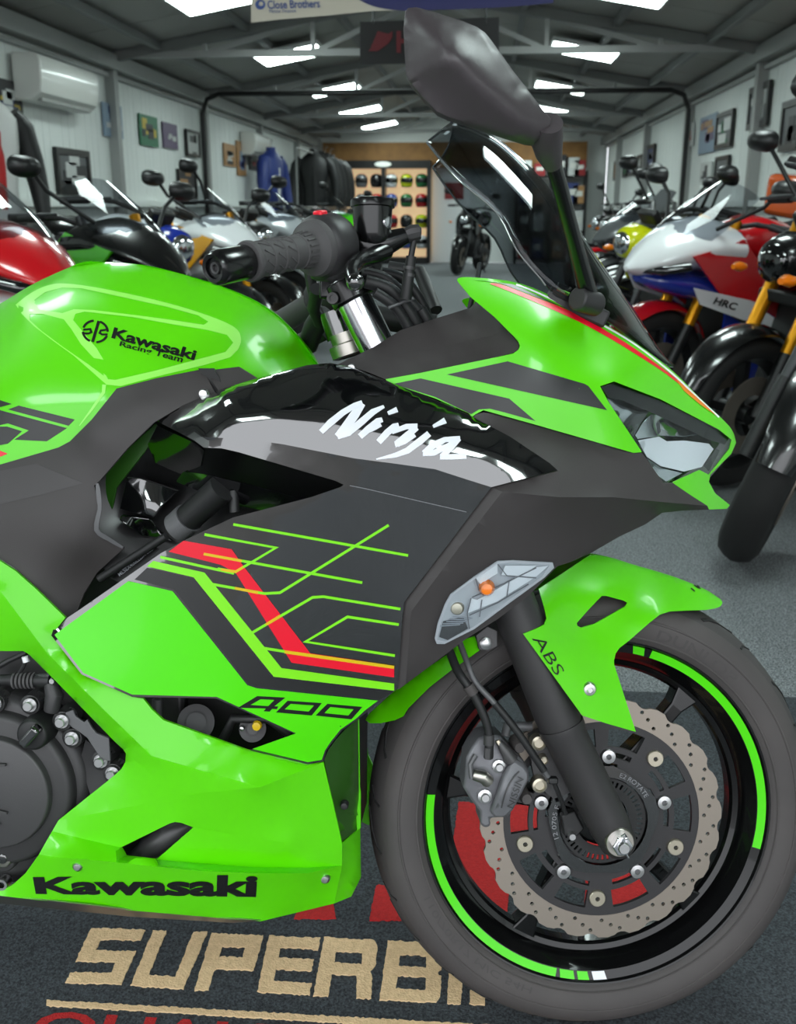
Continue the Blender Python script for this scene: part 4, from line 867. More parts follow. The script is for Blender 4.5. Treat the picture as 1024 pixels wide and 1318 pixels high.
m = MB(); m.lathe(PW(758,887,GF(758,887)), WN, [(0,.001),(.0035,.001),(.0036,.004),(.0068,.0035),(.0085,.001),(.0088,-.003)], 20); m.build('mudguard_bolt', 'bolt', fen)
text_decal('abs_lettering', fen, 'decal_black', 'ABS', [(684,822),(715,870),(727,864),(698,817)], GF, eps=1.2, bold=-.006, place=PW, nrm=WN)
decal('side_mark', fen, 'decal_black', [stroke(q, 1.6) for q in ([(889,757),(894,761)],[(893,753),(899,757)],[(897,753),(901,758)])], GF, eps=1.0, place=PW, nrm=WN)

# --- front fork, right leg (the far leg is its twin)
def fork(sgn):
    d = 104*sgn
    def q(x, y): 
        p = PW(x, y, 104); return p if sgn > 0 else p-2*((p-WC)@WN)*WN
    m = MB(); m.tube([q(648,745), q(716,920), q(722,934)], [.0275,.0275,.0265], 32); lg = m.build('fork_leg', 'fork_black', bike, smooth=45)
    m = MB(); m.tube([q(721,932), q(724,940), q(728,948), q(779,1052)], [.0285,.0285,.0262,.0258], 32); m.build('fork_lower', 'fork_black', lg, smooth=40)
    m = MB(); a = q(797,1084); m.tube([q(772,1036), q(784,1062), q(796,1086), q(803,1098)], [.0255,.0255,.022,.012], 24); m.lathe(a, WN, [(0,.004*1),(.018,.004),(.021,.001),(.021,-.030),(0,-.03)], 28); m.build('axle_clamp', 'fork_black', lg, smooth=40)
    m = MB(); m.tube([q(560,520), q(650,750)], .021, 24); m.build('fork_inner_tube', 'chrome', lg)
    return lg
lg = fork(1); fork(-1)
na = PW(797,1084,129)
m = MB(); m.lathe(na, WN, [(0,.003),(.0165,.003),(.0175,.0015),(.0175,-.006)], 28); m.build('axle_washer', 'steel', lg)
m = MB(); m.lathe(na, WN, [(.006,.016),(.0115,.0155),(.0125,.014),(.0125,.002)], 6); m.build('axle_nut', 'chrome', lg, smooth=25, bevel=.001)
m = MB(); m.lathe(na, WN, [(0,.021),(.006,.021),(.007,.019),(.007,.004)], 18); m.build('axle_end', 'bolt', lg)
m = MB(); m.tube([na+WN*.018+WU*.014, na+WN*.019, na+WN*.018-WU*.012+WF*.006], .0013, 8); m.tube([na+WN*.017+WU*.014-WF*.003, na+WN*.02+WU*.018, na+WN*.017+WU*.013+WF*.003], .0013, 8); m.build('split_pin', 'chrome', lg)

# --- front wheel
m = MB()
tp = [(.2245,.0435),(.2275,.0485),(.235,.0535),(.248,.0565),(.258,.0560),(.268,.0525),(.2775,.0445),(.2845,.033),(.2895,.019),(.2930,0)]
prof = [(r, o) for r, o in tp]+[(r, -o) for r, o in tp[::-1][1:]]
m.lathe(WC, WN, prof, 128, ref=WF); tyre = m.build('front_tyre', ['rubber','tread'], bike, smooth=60)
for p in tyre.data.polygons:
    rr = (np.array(p.center)+bo-WC); h = abs(rr@WN)
    if h < .046: p.material_index = 1
def tyre_pt(s_, a, lift=.0006):                # s_: -1..1 across the tread
    o = abs(s_)*.046; rs = [t[0] for t in tp[::-1]]; os_ = [t[1] for t in tp[::-1]]; r = np.interp(o, os_, rs)
    return WC+WN*math.copysign(o, s_)+(WF*math.cos(a)+WU*math.sin(a))*(r+lift)
m = MB()
for k in range(14):
    a0 = 2*PI*k/14
    for sg in (-1, 1):
        pts = [(.12,0),(.4,.10),(.62,.16),(.8,.19)]; 
        for j in range(3):
            pA, pB = tyre_pt(sg*pts[j][0], a0+pts[j][1]+(.11 if sg < 0 else 0)), tyre_pt(sg*pts[j+1][0], a0+pts[j+1][1]+(.11 if sg < 0 else 0)); m.bar(pA, pB, .0055, .0014, pA-WC)
        pts = [(.30,-.10),(.62,-.05),(.86,-.035)]
        for j in range(2):
            pA, pB = tyre_pt(sg*pts[j][0], a0+pts[j][1]), tyre_pt(sg*pts[j+1][0], a0+pts[j+1][1]); m.bar(pA, pB, .0032, .0012, pA-WC)
m.build('tread_grooves', 'groove', tyre)
def ring_text(name, s, parent, mt, r0, r1, a0, a1, off, bold=.01, base=0.):
    uv, fs = text_geo(s, bold); vs = []
    for u, v in uv:
        r = r0+(r1-r0)*v; a = a0+(a1-a0)*u; o = np.interp(r, [t[0] for t in tp[:5]], [t[1] for t in tp[:5]])+off; vs.append(WC+WN*o+(WF*math.cos(a)+WU*math.sin(a))*r)
    return link(name, vs, fs, mt, parent)
for rr_, oo_ in ((.2575,.0563),(.2345,.0535)):
    m = MB(); m.lathe(WC, WN, [(rr_-.0016,oo_-.0002),(rr_-.0008,oo_+.0009),(rr_+.0008,oo_+.0008),(rr_+.0016,oo_-.0006)], 128); m.build('sidewall_rib', 'rubber', tyre)
mat('rubber_raised', (66,62,62), .7)
R_ = math.radians
ring_text('sidewall_brand', 'DUNLOP', tyre, 'rubber_raised', .237, .2515, R_(74), R_(46), .0007)
ring_text('sidewall_print', '110/70R17 M/C 54H', tyre, 'rubber_raised', .239, .247, R_(205), R_(250), .0007, 0)
m = MB()
rh = [(.2235,.0430),(.2275,.0468),(.2268,.0480),(.2245,.0475),(.2222,.0440),(.2112,.0412),(.2085,.0370),(.2030,.0285),(.1990,.0230),(.1965,.016),(.190,.0135),(.187,.009)]
rp = rh+[(r, -o) for r, o in rh[::-1]]
m.lathe(WC, WN, rp, 128, ref=WF); rim = m.build('wheel_rim', 'rim_black', bike, smooth=32)
def ring_sector(mb, r0, o0, r1, o1, a0, a1, n, th=.0004, skew=0.):
    vs = []; 
    for i in range(n+1):
        a = a0+(a1-a0)*i/n
        for (r, o, sk) in ((r0,o0,0),(r1,o1,skew)):
            b = a+sk; vs.append(WC+WN*o+(WF*math.cos(b)+WU*math.sin(b))*r)
    mb.add(vs, [(2*i,2*i+1,2*i+3,2*i+2) for i in range(n)])
m = MB(); ring_sector(m, .2118,.0420,.2220,.0446, R_(73), R_(-13), 60); ring_sector(m, .2118,.0420,.2220,.0446, R_(173), R_(257), 60)
for a0, a1 in ((75,79),(258,263),(264.2,268)): ring_sector(m, .2118,.0420,.2220,.0446, R_(a0), R_(a1), 4, skew=.012)
m.build('rim_tape', 'green_deep', rim)
m = MB(); ring_sector(m, .2118,.0420,.2220,.0446, R_(269.5), R_(274), 4, skew=.012); m.build('rim_tape_silver', 'silver_print', rim)
for a in (50,112,172,243,316):
    m = MB(); a = R_(a); u = WF*math.cos(a)+WU*math.sin(a); t = np.cross(WN, u)
    def sec(r, wd, o0, o1): return [WC+u*r+t*wd*sx_+WN*o for sx_, o in ((-1,o0),(1,o0),(1,o1),(-1,o1))]
    rings = [sec(.025,.016,-.03,.03), sec(.07,.012,-.018,.02), sec(.13,.0095,-.014,.017), sec(.17,.010,-.014,.017), sec(.192,.017,-.015,.016)]
    vs = [v for r_ in rings for v in r_]; fs = []
    for i in range(4):
        for k in range(4): fs.append((i*4+k, i*4+(k+1) % 4, i*4+4+(k+1) % 4, i*4+4+k))
    m.add(vs, fs); m.build('spoke', 'rim_black', rim, smooth=None, bevel=.003)
m = MB(); m.lathe(WC, WN, [(.014,.062),(.034,.060),(.036,.05),(.034,.03),(.034,-.03),(.036,-.06),(.014,-.062)], 40); m.build('hub', 'rim_black', rim)
m = MB(); m.tube([WC-WN*.125, WC+WN*.125], .0075, 16); m.build('axle', 'steel', rim)
m = MB(); va = R_(268); u = WF*math.cos(va)+WU*math.sin(va); m.tube([WC+u*.19+WN*.002, WC+u*.165+WN*.008], .0042, 10); m.build('tyre_valve', 'hose', rim)
# --- brake disc
def flat2d(name, parent, mt, outline, holes, off, th, sp, bevel=.0004):
    vv, tr = tri_fill(outline, holes, (), sp); fr = np.array([WC+WN*off*.001+(WF*x+WU*y)*.001 for x, y in vv]); bk = fr-WN*th*.001
    vs, fs = shell(vv, tr, fr, bk); return link(name, vs, fs, mt, parent, smooth=30)
def circ(x, y, r, n=8): return [(x+r*math.cos(2*PI*i/n), y+r*math.sin(2*PI*i/n)) for i in range(n)]
ol = []
for k in range(24):
    for t, r in ((0,155),(.30,155.5),(.52,153.5),(.62,151),(.74,150.2),(.86,151.2),(.95,153.5)): a = 2*PI*(k+t)/24; ol.append((r*math.cos(a), r*math.sin(a)))
inner = circ(0,0,126,72); dh = []
for k in range(24):
    for t, r in ((.1,132.5),(.43,139.5),(.72,145.5)): a = 2*PI*(k+t)/24; dh.append(circ(r*math.cos(a), r*math.sin(a), 2.6, 8))
disc = flat2d('brake_disc', bike, 'disc', ol, [inner]+dh, 64, 5, 9)
def arcwin(r0, r1, a0, a1, n=6): 
    return [(r1*math.cos(R_(a0+(a1-a0)*i/n)), r1*math.sin(R_(a0+(a1-a0)*i/n))) for i in range(n+1)]+[(r0*math.cos(R_(a1+(a0-a1)*i/n)), r0*math.sin(R_(a1+(a0-a1)*i/n))) for i in range(n+1)]
hw = []
for k in range(5):
    b = 53-72*k
    hw += [arcwin(94,117,b-29,b-8), arcwin(94,117,b-62,b-38), arcwin(82,88,b-28,b-8), arcwin(80,87,b-60,b-42), arcwin(62,73,b-50,b-20)]
car = flat2d('disc_carrier', disc, 'black_plastic', circ(0,0,128,72), [circ(0,0,56,40)]+hw, 63.5, 6, 10)
for k in range(5):
    a = R_(50-71*k); c0 = WC+WN*.064+(WF*math.cos(a)+WU*math.sin(a))*.1025
    m = MB(); m.lathe(c0, WN, [(.003,.001),(.003,.0045),(.0095,.0045),(.0105,.0035),(.0105,-.002)], 22); m.lathe(c0, WN, [(0,.0012),(.003,.001)], 12, mi=1); m.build('disc_button', ['button','decal_black'], disc)
    a = R_(86-70.6*k); c0 = WC+WN*.064+(WF*math.cos(a)+WU*math.sin(a))*.082
    m = MB(); m.lathe(c0, WN, [(.003,.002),(.0036,.005),(.0085,.0045),(.0095,.0025),(.0095,-.002)], 22); m.lathe(c0, WN, [(0,.0025),(.003,.002)], 12, mi=1); m.build('disc_bolt', ['bolt','plate_grey'], disc)
# sensor ring inside the disc
sl = []
for k in range(48): sl.append(arcwin(44.5,51.5, k*7.5, k*7.5+3.4, 1))
flat2d('sensor_ring', disc, 'hose', circ(0,0,55,60), [circ(0,0,34,40)]+sl, 68, 2, 8)
pent = []
for k in range(5):
    for da, r in ((-20,69),(-8,72),(8,72),(20,69)): a = R_(17+72*k+da); pent.append((r*math.cos(a), r*math.sin(a)))
flat2d('ring_guard', disc, 'gloss_black', pent, [circ(0,0,57,40)], 72, 8, 10)
def rt(s, r0, r1, a0, a1, off):
    uv, fs = text_geo(s, .01); return [WC+WN*off*.001+(WF*math.cos(a0+(a1-a0)*u)+WU*math.sin(a0+(a1-a0)*u))*(r0+(r1-r0)*v)*.001 for u, v in uv], fs
vs, fs = rt('E2 ROTATE', 60, 66, R_(72), R_(30), 72.4); link('guard_print', vs, fs, 'thin_line', disc)
vs, fs = rt('12 0705 F', 60, 66, R_(200), R_(160), 72.4); link('guard_print', vs, fs, 'thin_line', disc)
# --- caliper
def wsheet(name, parent, mt, ol, pts, th, sp=8, bevel=.002, smooth=50): return sheet(name, parent, mt, ol, Field(pts), thick=th, sp=sp, place=PW, nrm=WN, bevel=bevel, smooth=smooth)
cal = wsheet('brake_caliper', bike, 'caliper', [(600,975),(607,962),(616,950),(630,946),(644,948),(660,966),(672,978),(680,990),(680,1003),(666,1030),(655,1052),(630,1054),(632,1064),(625,1067),(618,1062),(618,1046),(606,1030),(596,1014),(598,1000)], [(600,975,96),(640,948,92),(680,990,98),(655,1052,96),(610,1030,92),(630,1000,98)], 46, bevel=.004)
wsheet('caliper_piston_cover', cal, 'caliper', [(656,984),(664,977),(674,984),(681,994),(681,1004),(672,1022),(660,1044),(650,1053),(636,1053),(631,1046),(640,1024),(648,1000)], [(656,984,106),(681,1000,104),(650,1053,104),(631,1046,104),(655,1020,114)], 14, bevel=.004)
fldc = Field([(656,984,107),(681,1000,105),(650,1053,105),(631,1046,105),(655,1020,115)])
text_decal('caliper_lettering', cal, 'cast', 'NISSIN', [(660,1041),(674,1003),(666,999),(652,1038)], fldc, eps=1.5, bold=.0, place=PW, nrm=WN)
decal('caliper_groove', cal, 'cast', [stroke(curve([(645,1040),(650,1022),(658,1005),(668,993)],3),1.6)], fldc, eps=1.2, place=PW, nrm=WN)
for (x, y, r) in ((642,987,.0048),(624,1026,.0052)):
    m = MB(); m.lathe(PW(x,y,102), WN, [(0,.005),(r*.9,.005),(r,.004),(r,.0),(r*1.7,-.001),(r*1.8,-.01)], 12); m.build('caliper_bolt', 'bolt', cal, smooth=30)
m = MB(); m.tube([PW(609,997,106), PW(622,1000,108), PW(628,1006,104)], [.0065,.008,.008], 12); m.build('caliper_banjo', 'steel', cal)
m = MB(); m.tube([PW(607,1002,104), PW(605,984,100), PW(612,972,98)], .0035, 8); m.build('pad_clip', 'plate_grey', cal)
m = MB(); m.tube([PW(642,955,100), PW(650,966,102), PW(658,978,100)], [.004,.007,.009], 12); m.build('bleed_nipple', 'cast', cal)
m = MB(); m.tube([PW(640,953,101), PW(645,961,102)], .0032, 6); m.build('bleed_screw', 'button', cal)
# caliper bracket on the fork with its bolts
brk = wsheet('caliper_bracket', bike, 'cast', [(682,948),(700,938),(712,950),(735,1020),(712,1028),(690,1010),(684,985)], [(682,948,84),(735,1020,84),(690,1010,84)], 14)
for (x, y) in ((692,955),(693,1009),(699,977)):
    r = .009 if y != 977 else .005
    m = MB(); m.lathe(PW(x,y,92), WN, [(0,.006),(r*.62,.006),(r*.7,.008),(r,.007),(r*1.05,.004),(r*1.05,-.008)], 18); m.build('bracket_bolt', 'button', brk, smooth=30)
for (x, y) in ((668,962),(677,1028)):
    m = MB(); m.tube([PW(x-6,y-10,70), PW(x,y,92), PW(x+1,y+1,96)], [.008,.0075,.006], 14); m.build('slide_pin', 'rubber', brk)
m = MB(); m.tube([PW(650,948,88), PW(652,935,84), PW(664,935,80), PW(684,935,80)], .006, 12); m.build('pad_spring', 'plate_grey', brk)
# hoses and sensor lead
m = MB(); m.tube([np.array(q) for q in curve([tuple(P(572,820,150)), tuple(PW(588,862,112)), tuple(PW(607,890,112)), tuple(PW(622,920,112)), tuple(PW(629,945,110)), tuple(PW(629,975,108))],5)], .0054, 12); hose = m.build('brake_hose', 'hose', bike)
m = MB(); m.tube([PW(602,882,112), PW(609,893,112)], .0072, 12); m.build('hose_grommet', 'rubber', hose)
m = MB(); m.tube([PW(629,945,110), PW(629,958,109)], .0066, 12); m.tube([PW(629,962,109), PW(628,976,108)], .0058, 6); m.build('hose_end', 'cast', hose)
m = MB(); m.tube([np.array(q) for q in curve([tuple(P(588,818,145)), tuple(PW(600,850,110)), tuple(PW(612,878,112)), tuple(PW(636,905,116)), tuple(PW(668,945,118)), tuple(PW(705,1000,112))],6)], .0036, 10); lead = m.build('sensor_lead', 'plate_grey', bike)
m = MB(); m.tube([PW(636,905,116), PW(652,924,117), PW(668,945,118), PW(700,992,113)], .0046, 10); m.build('lead_sleeve', 'hose', lead)
m = MB(); m.box(PW(711,1004,108), (.012,.012,.008), (WF, WN, WU)); m.build('lead_connector', 'hose', lead, bevel=.002)
m = MB(); m.tube([PW(712,1006,106), PW(722,1030,100), PW(728,1048,94)], .0028, 8); m.build('lead_tail', 'hose', lead)
sen = wsheet('speed_sensor', bike, 'hose', [(722,1050),(740,1044),(752,1066),(745,1074),(738,1082),(726,1076),(724,1060)], [(722,1050,88),(752,1066,88),(735,1082,88)], 12)
m = MB(); m.lathe(PW(735,1075,90), WN, [(0,.007),(.004,.007),(.0048,.005),(.0048,-.01)], 12); m.build('sensor_bolt', 'bolt', sen)

# --- the rear of the machine, beyond the left picture edge
def BP(x, y, z): return BO+EX*x+EL*y+EU*(z-.2935)
RC = BP(-1.37,0,.31); m = MB()
tq = [(.225,.058),(.24,.068),(.26,.072),(.282,.064),(.300,.042),(.309,.02),(.311,0)]
m.lathe(RC, EL, tq+[(r,-o) for r, o in tq[::-1][1:]], 72); m.build('rear_tyre', 'tread', bike, smooth=60)
m = MB(); m.lathe(RC, EL, [(.225,.058),(.229,.06),(.222,.052),(.205,.04),(.19,.012),(.19,-.012),(.205,-.04),(.222,-.052),(.229,-.06),(.225,-.058)], 64); rr = m.build('rear_rim', 'rim_black', bike)
for k in range(5):
    m = MB(); a = 2*PI*k/5; u = EX*math.cos(a)+EU*math.sin(a); m.bar(RC+u*.02, RC+u*.195, .03, .03, EL); m.build('spoke', 'rim_black', rr, bevel=.004)
for sg in (-1,1):
    m = MB(); m.bar(BP(-.78,sg*.11,.42), BP(-1.40,sg*.125,.31), .035, .06, EL); m.build('swingarm', 'fork_black', bike, bevel=.008)
m = MB()
def bloft(secs, seg=24):
    rings = [[BP(x, hw*math.copysign(abs(math.cos(2*PI*k/seg))**(2/pw), math.cos(2*PI*k/seg)), zc+hh*math.copysign(abs(math.sin(2*PI*k/seg))**(2/pw), math.sin(2*PI*k/seg))) for k in range(seg)] for x, zc, hw, hh, pw in secs]
    n = len(rings); m.add([v for r_ in rings for v in r_], [(i*seg+k, i*seg+(k+1) % seg, (i+1)*seg+(k+1) % seg, (i+1)*seg+k) for i in range(n-1) for k in range(seg)]+[tuple(range(seg))[::-1], tuple((n-1)*seg+k for k in range(seg))])
bloft([(-.86,.76,.09,.03,2.4),(-.98,.755,.14,.035,2.6),(-1.16,.775,.14,.04,2.6),(-1.22,.80,.11,.04,2.4)]); m.build('rider_seat', 'black_plastic', bike, smooth=60)
m = MB(); bloft([(-1.20,.84,.11,.035,2.4),(-1.36,.88,.11,.035,2.4),(-1.48,.90,.07,.025,2.2)]); m.build('pillion_seat', 'black_plastic', bike, smooth=60)
m = MB(); bloft([(-.95,.68,.10,.05,2.4),(-1.15,.74,.13,.06,2.6),(-1.40,.83,.11,.05,2.4),(-1.60,.90,.03,.02,2)]); m.build('tail_fairing', 'green', bike, smooth=60)
m = MB(); m.tube([BP(-.70,.13,.26), BP(-.95,.17,.29), BP(-1.05,.19,.33), BP(-1.42,.22,.45)], [.025,.03,.052,.055], 20); m.build('silencer', 'cast', bike, smooth=60)
# ------------------------------------------------------------------ things on the walls and at the back
for nm, c in dict(pic_grey=(92,94,96), pic_blue=(52,62,110), pic_green=(40,112,78), pic_red=(150,40,44), pic_tan=(170,128,84), pic_yellow=(196,170,50), pic_purple=(96,80,110), pic_sky=(130,150,170), pic_dark=(40,40,44), pic_white=(200,202,200)).items(): mat(nm, c, .45)
def wall_pt(px, py, x): return on_plane(px, py, V(x,0,0), V(1,0,0))
def picture(quad, side, label, frame, fills, fw=.022, name='framed_picture', cat='picture', group='pictures along the walls'):
    # quad: pixel x0,y0 (near/far edges follow the wall), given as two opposite edges: (xa, ya_top, ya_bot), (xb, yb_top, yb_bot)
    xw = RX0+.03 if side < 0 else RX1-.03
    (xa, at, ab), (xb, bt, bb) = quad; a, b = wall_pt(xa, (at+ab)/2, xw), wall_pt(xb, (bt+bb)/2, xw)
    y0, y1 = sorted((a[1], b[1])); zt = (wall_pt(xa,at,xw)[2]+wall_pt(xb,bt,xw)[2])/2; zb = (wall_pt(xa,ab,xw)[2]+wall_pt(xb,bb,xw)[2])/2
    n = V(1 if side < 0 else -1, 0, 0); yc, zc = (y0+y1)/2, (zt+zb)/2; wd, ht = y1-y0, zt-zb
    e = empty(name, (xw, yc, zb), label, cat, group)
    z0 = ht/2
    if frame:
        m = MB()
        for s_ in (-1,1): m.box((n[0]*.004, s_*(wd/2-fw/2), z0), (.028,fw,ht)); m.box((n[0]*.004, 0, z0+s_*(ht/2-fw/2)), (.028,wd-2*fw,fw))
        m.build('frame', frame, e, smooth=None)
    m = MB(); m.box((n[0]*-.002, 0, z0), (.012, wd-(fw if frame else 0), ht-(fw if frame else 0))); m.build('print', fills[0], e, smooth=None)
    if len(fills) > 1:
        m = MB(); rnd = random.Random(int(xa*7+at)); 
        for mi in range(1, len(fills)):
            for _ in range(3):
                w_, h_ = wd*rnd.uniform(.15,.5), ht*rnd.uniform(.1,.35); m.box((n[0]*(.005+.001*mi), rnd.uniform(-1,1)*(wd*.42-w_/2), z0+rnd.uniform(-1,1)*(ht*.42-h_/2)), (.004,w_,h_), mi=mi-1)
        m.build('print_colours', fills[1:], e, smooth=None, fix=False)
    return e
L, Rr = -1, 1
picture(((72,188,250),(115,196,252)), L, 'large black framed photograph on the left wall below the air conditioner', 'frame_black', ['pic_grey','pic_dark','pic_white'], .05)
picture(((-8,98,150),(28,108,155)), L, 'colourful poster of racing figures at the left picture edge', None, ['pic_dark','pic_yellow','pic_blue','pic_white'], name='poster', cat='poster')
picture(((133,132,175),(157,137,178)), L, 'blue poster of a motorcycle rider right of the air conditioner', None, ['pic_sky','pic_blue','pic_dark','pic_white'], name='poster', cat='poster')
picture(((180,146,187),(203,152,189)), L, 'green poster with yellow top on the left wall past the first post', None, ['pic_green','pic_yellow','pic_dark'], name='poster', cat='poster')
picture(((210,157,190),(228,161,192)), L, 'pale lilac poster beside the green poster on the left wall', None, ['pic_purple','pic_white'], name='poster', cat='poster')
picture(((239,166,201),(256,170,203)), L, 'small black framed white picture high on the left wall', 'frame_black', ['pic_white','pic_grey'], .03)
picture(((229,216,256),(252,221,258)), L, 'dark framed poster with tan lettering low on the left wall', 'frame_black', ['pic_dark','pic_tan'], .03)
picture(((288,184,213),(303,187,215)), L, 'tan and white poster just past the black conduit on the left wall', None, ['pic_tan','pic_white','pic_dark'], name='poster', cat='poster')
picture(((305,181,226),(316,184,226)), L, 'tall narrow blue and tan poster on the left wall', None, ['pic_tan','pic_sky','pic_blue'], name='poster', cat='poster')
picture(((321,194,218),(333,196,220)), L, 'small dark red poster right of the tall narrow poster', None, ['pic_dark','pic_red','pic_white'], name='poster', cat='poster')
picture(((355,225,250),(366,227,250)), L, 'white framed picture under the far air conditioner', 'frame_black', ['pic_white','pic_grey'], .03)
picture(((392,205,245),(399,206,245)), L, 'tall dark notice far down the left wall', None, ['pic_grey','pic_dark'], name='poster', cat='poster')
picture(((383,222,262),(390,222,260)), L, 'tall brown notice far down the left wall', None, ['pic_tan','pic_dark'], name='poster', cat='poster')
picture(((990,106,160),(964,113,168)), Rr, 'black framed picture with glass glare high on the right wall', 'frame_black', ['pic_grey','pic_dark','pic_white'], .05)
picture(((1030,126,194),(1006,132,193)), Rr, 'dark framed picture at the right picture edge on the right wall', 'frame_black', ['pic_grey','pic_dark'], .05)
picture(((943,140,188),(922,148,192)), Rr, 'black framed green topped picture on the right wall', 'frame_black', ['pic_grey','pic_green','pic_white'], .04)
picture(((921,146,195),(900,152,198)), Rr, 'pale mauve poster on the right wall left of the green topped picture', None, ['pic_sky','pic_purple','pic_tan'], name='poster', cat='poster')
picture(((938,200,228),(921,202,232)), Rr, 'dark grey framed notice low on the right wall behind the round mirror', 'frame_black', ['pic_grey','pic_dark'], .03)
picture(((915,208,232),(901,210,236)), Rr, 'white notice with a dark figure low on the right wall', None, ['pic_white','pic_dark'], name='poster', cat='poster')
picture(((892,158,188),(884,160,188)), Rr, 'narrow white notice with a red mark on the right wall', None, ['pic_white','pic_red'], name='poster', cat='poster')
picture(((842,186,219),(832,188,220)), Rr, 'blue black picture beyond the second post on the right wall', 'frame_black', ['pic_blue','pic_dark'], .05)
picture(((826,199,222),(820,200,222)), Rr, 'grey framed picture, third beyond the second post on the right wall', 'frame_black', ['pic_grey','pic_white'], .05)
picture(((816,202,226),(809,203,226)), Rr, 'dark blue framed picture, fourth beyond the second post on the right wall', 'frame_black', ['pic_blue','pic_white'], .05)
picture(((807,206,228),(802,206,228)), Rr, 'grey green picture, fifth beyond the second post on the right wall', 'frame_black', ['pic_green','pic_grey'], .05)
picture(((796,207,232),(790,208,232)), Rr, 'brown framed picture far down the right wall', 'frame_black', ['pic_tan','pic_dark'], .05)
def loft(mb, secs, seg=24, caps=True, mi=0, off=(0,0,0), perm=None):   # secs: (x, zc, half width, half height, power[, y centre])
    rings = []
    for s_ in secs:
        x, zc, hw, hh, pw = s_[:5]; yc = s_[5] if len(s_) > 5 else 0; r_ = []
        for k in range(seg):
            a = 2*PI*k/seg; c, s2 = math.cos(a), math.sin(a)
            p = V(x, yc+hw*math.copysign(abs(c)**(2/pw), c), zc+hh*math.copysign(abs(s2)**(2/pw), s2)); r_.append((perm(p) if perm else p)+V(*off))
        rings.append(r_)
    vs = [v for r_ in rings for v in r_]; n = len(rings); fs = []
    for i in range(n-1):
        for k in range(seg): k2 = (k+1) % seg; fs.append((i*seg+k, i*seg+k2, (i+1)*seg+k2, (i+1)*seg+k))
    if caps: fs += [tuple(range(seg))[::-1], tuple((n-1)*seg+k for k in range(seg))]
    mb.add(vs, fs, mi)
mat('ac_white', (222,223,218), .3, coat=.3); mat('ac_grey', (150,151,148), .4)
def aircon(y0, y1, zb, zt, label):
    e = empty('air_conditioner', (RX0+.03, (y0+y1)/2, zb), label, 'air conditioner', 'wall air conditioners'); h = zt-zb; hl = (y1-y0)/2
    prof = [(0,0),(.12,0),(.19,.05*h/.3),(.205,.12),(.21,h-.06),(.19,h-.015),(.15,h),(0,h)]
    m = MB(); vs = [V(x,s_*hl,z) for s_ in (-1,1) for x, z in prof]; n = len(prof)
    m.add(vs, [tuple(range(n)), tuple(range(n,2*n))[::-1]]+[(i,(i+1)%n,(i+1)%n+n,i+n) for i in range(n)]); m.build('casing', 'ac_white', e, smooth=30, bevel=.012)
    m = MB(); m.bar(V(.13,-hl*.85,.012), V(.13,hl*.85,.012), .07, .02, V(0,0,1)); m.build('louvre', 'ac_grey', e, smooth=None)
aircon(7.32, 8.42, 1.76, 2.07, 'white wall air conditioner high on the left wall, nearest the camera')
aircon(14.2, 15.2, 1.72, 2.02, 'small far white air conditioner high on the left wall')
# banners
mat('banner_cream', (214,206,190), .6); mat('banner_blue', (26,30,100), .5); mat('print_blue', (60,84,150), .5); mat('banner_black', (14,14,16), .5); mat('wing_red', (96,16,26), .5)
by = 4.4; pl0, pln = V(0,by,0), V(0,1,0)
def BN(px, py): return on_plane(px, py, pl0, pln)
be = empty('hanging_banner', BN(520,0), 'cream and blue finance banner hanging across the roof above the mirror', 'banner')
be['org'] = [float(v) for v in BN(520,0)]
def bn(name, mt, ol, th, lift=0, parent=be, sp=20, plane=BN, holes=()):
    vv, tr = tri_fill(ol, holes, (), sp); fr = np.array([plane(x,y) for x, y in vv])-V(0,.001*lift,0); bk = fr+V(0,.001*th,0); vs, fs = shell(vv, tr, fr, bk); return link(name, vs, fs, mt, parent)
bn('cloth', 'banner_cream', curve([(323,-70),(323,29)],2)+[(360,25),(420,20),(480,14),(520,13)]+[(520,-70)], 3)
bn('blue_field', 'banner_blue', curve([(425,-30),(450,-8),(480,8),(520,14),(560,13),(640,10),(712,4)],4)+[(716,-70),(425,-70)], 3, 4)
uv, fs = text_geo('Close Brothers', .012); link('lettering', [BN(*bil([(345,12),(412,10),(411,-1),(344,1)],u,v))-V(0,.006,0) for u,v in uv], fs, 'print_blue', be)
uv, fs = text_geo('Motor Finance', .0); link('lettering', [BN(*bil([(347,17),(381,16),(381,11.5),(347,12.5)],u,v))-V(0,.006,0) for u,v in uv], fs, 'print_blue', be)
bn('round_emblem', 'print_blue', circ(335,6,6.5,20), 2, 4, sp=6, holes=[circ(336,5,3,14)])
BY2 = 6.14
def BN2(px, py): return on_plane(px, py, V(0,BY2,0), pln)
b2 = empty('emblem_banner', BN2(552,82), 'black banner with a dark red wing emblem behind the mirror', 'banner'); b2['org'] = [float(v) for v in BN2(552,82)]
for px in (480,625):
    m = MB(); a = BN2(px, 30); m.tube([a, V(a[0],6.19,2.33)], .006, 8); m.build('strap', 'banner_black', b2)
bn('cloth', 'banner_black', [(463,28),(642,22),(642,80),(463,83)], 8, parent=b2, plane=BN2)
for k in range(4):
    bn('wing_feather', 'wing_red', [(474+k*3,66-k*6),(480+k*2,58-k*6),(500,44-k*2.0+6),(505,40),(505,48),(500,56-k*3),(486,66-k*5)], 2, 6+k, parent=b2, plane=BN2, sp=8)
bn('emblem_letter', 'wing_red', [(510,40),(516,40),(516,50),(526,50),(526,40),(532,40),(532,68),(526,68),(526,56),(516,56),(516,68),(510,68)], 2, 6, parent=b2, plane=BN2, sp=8)

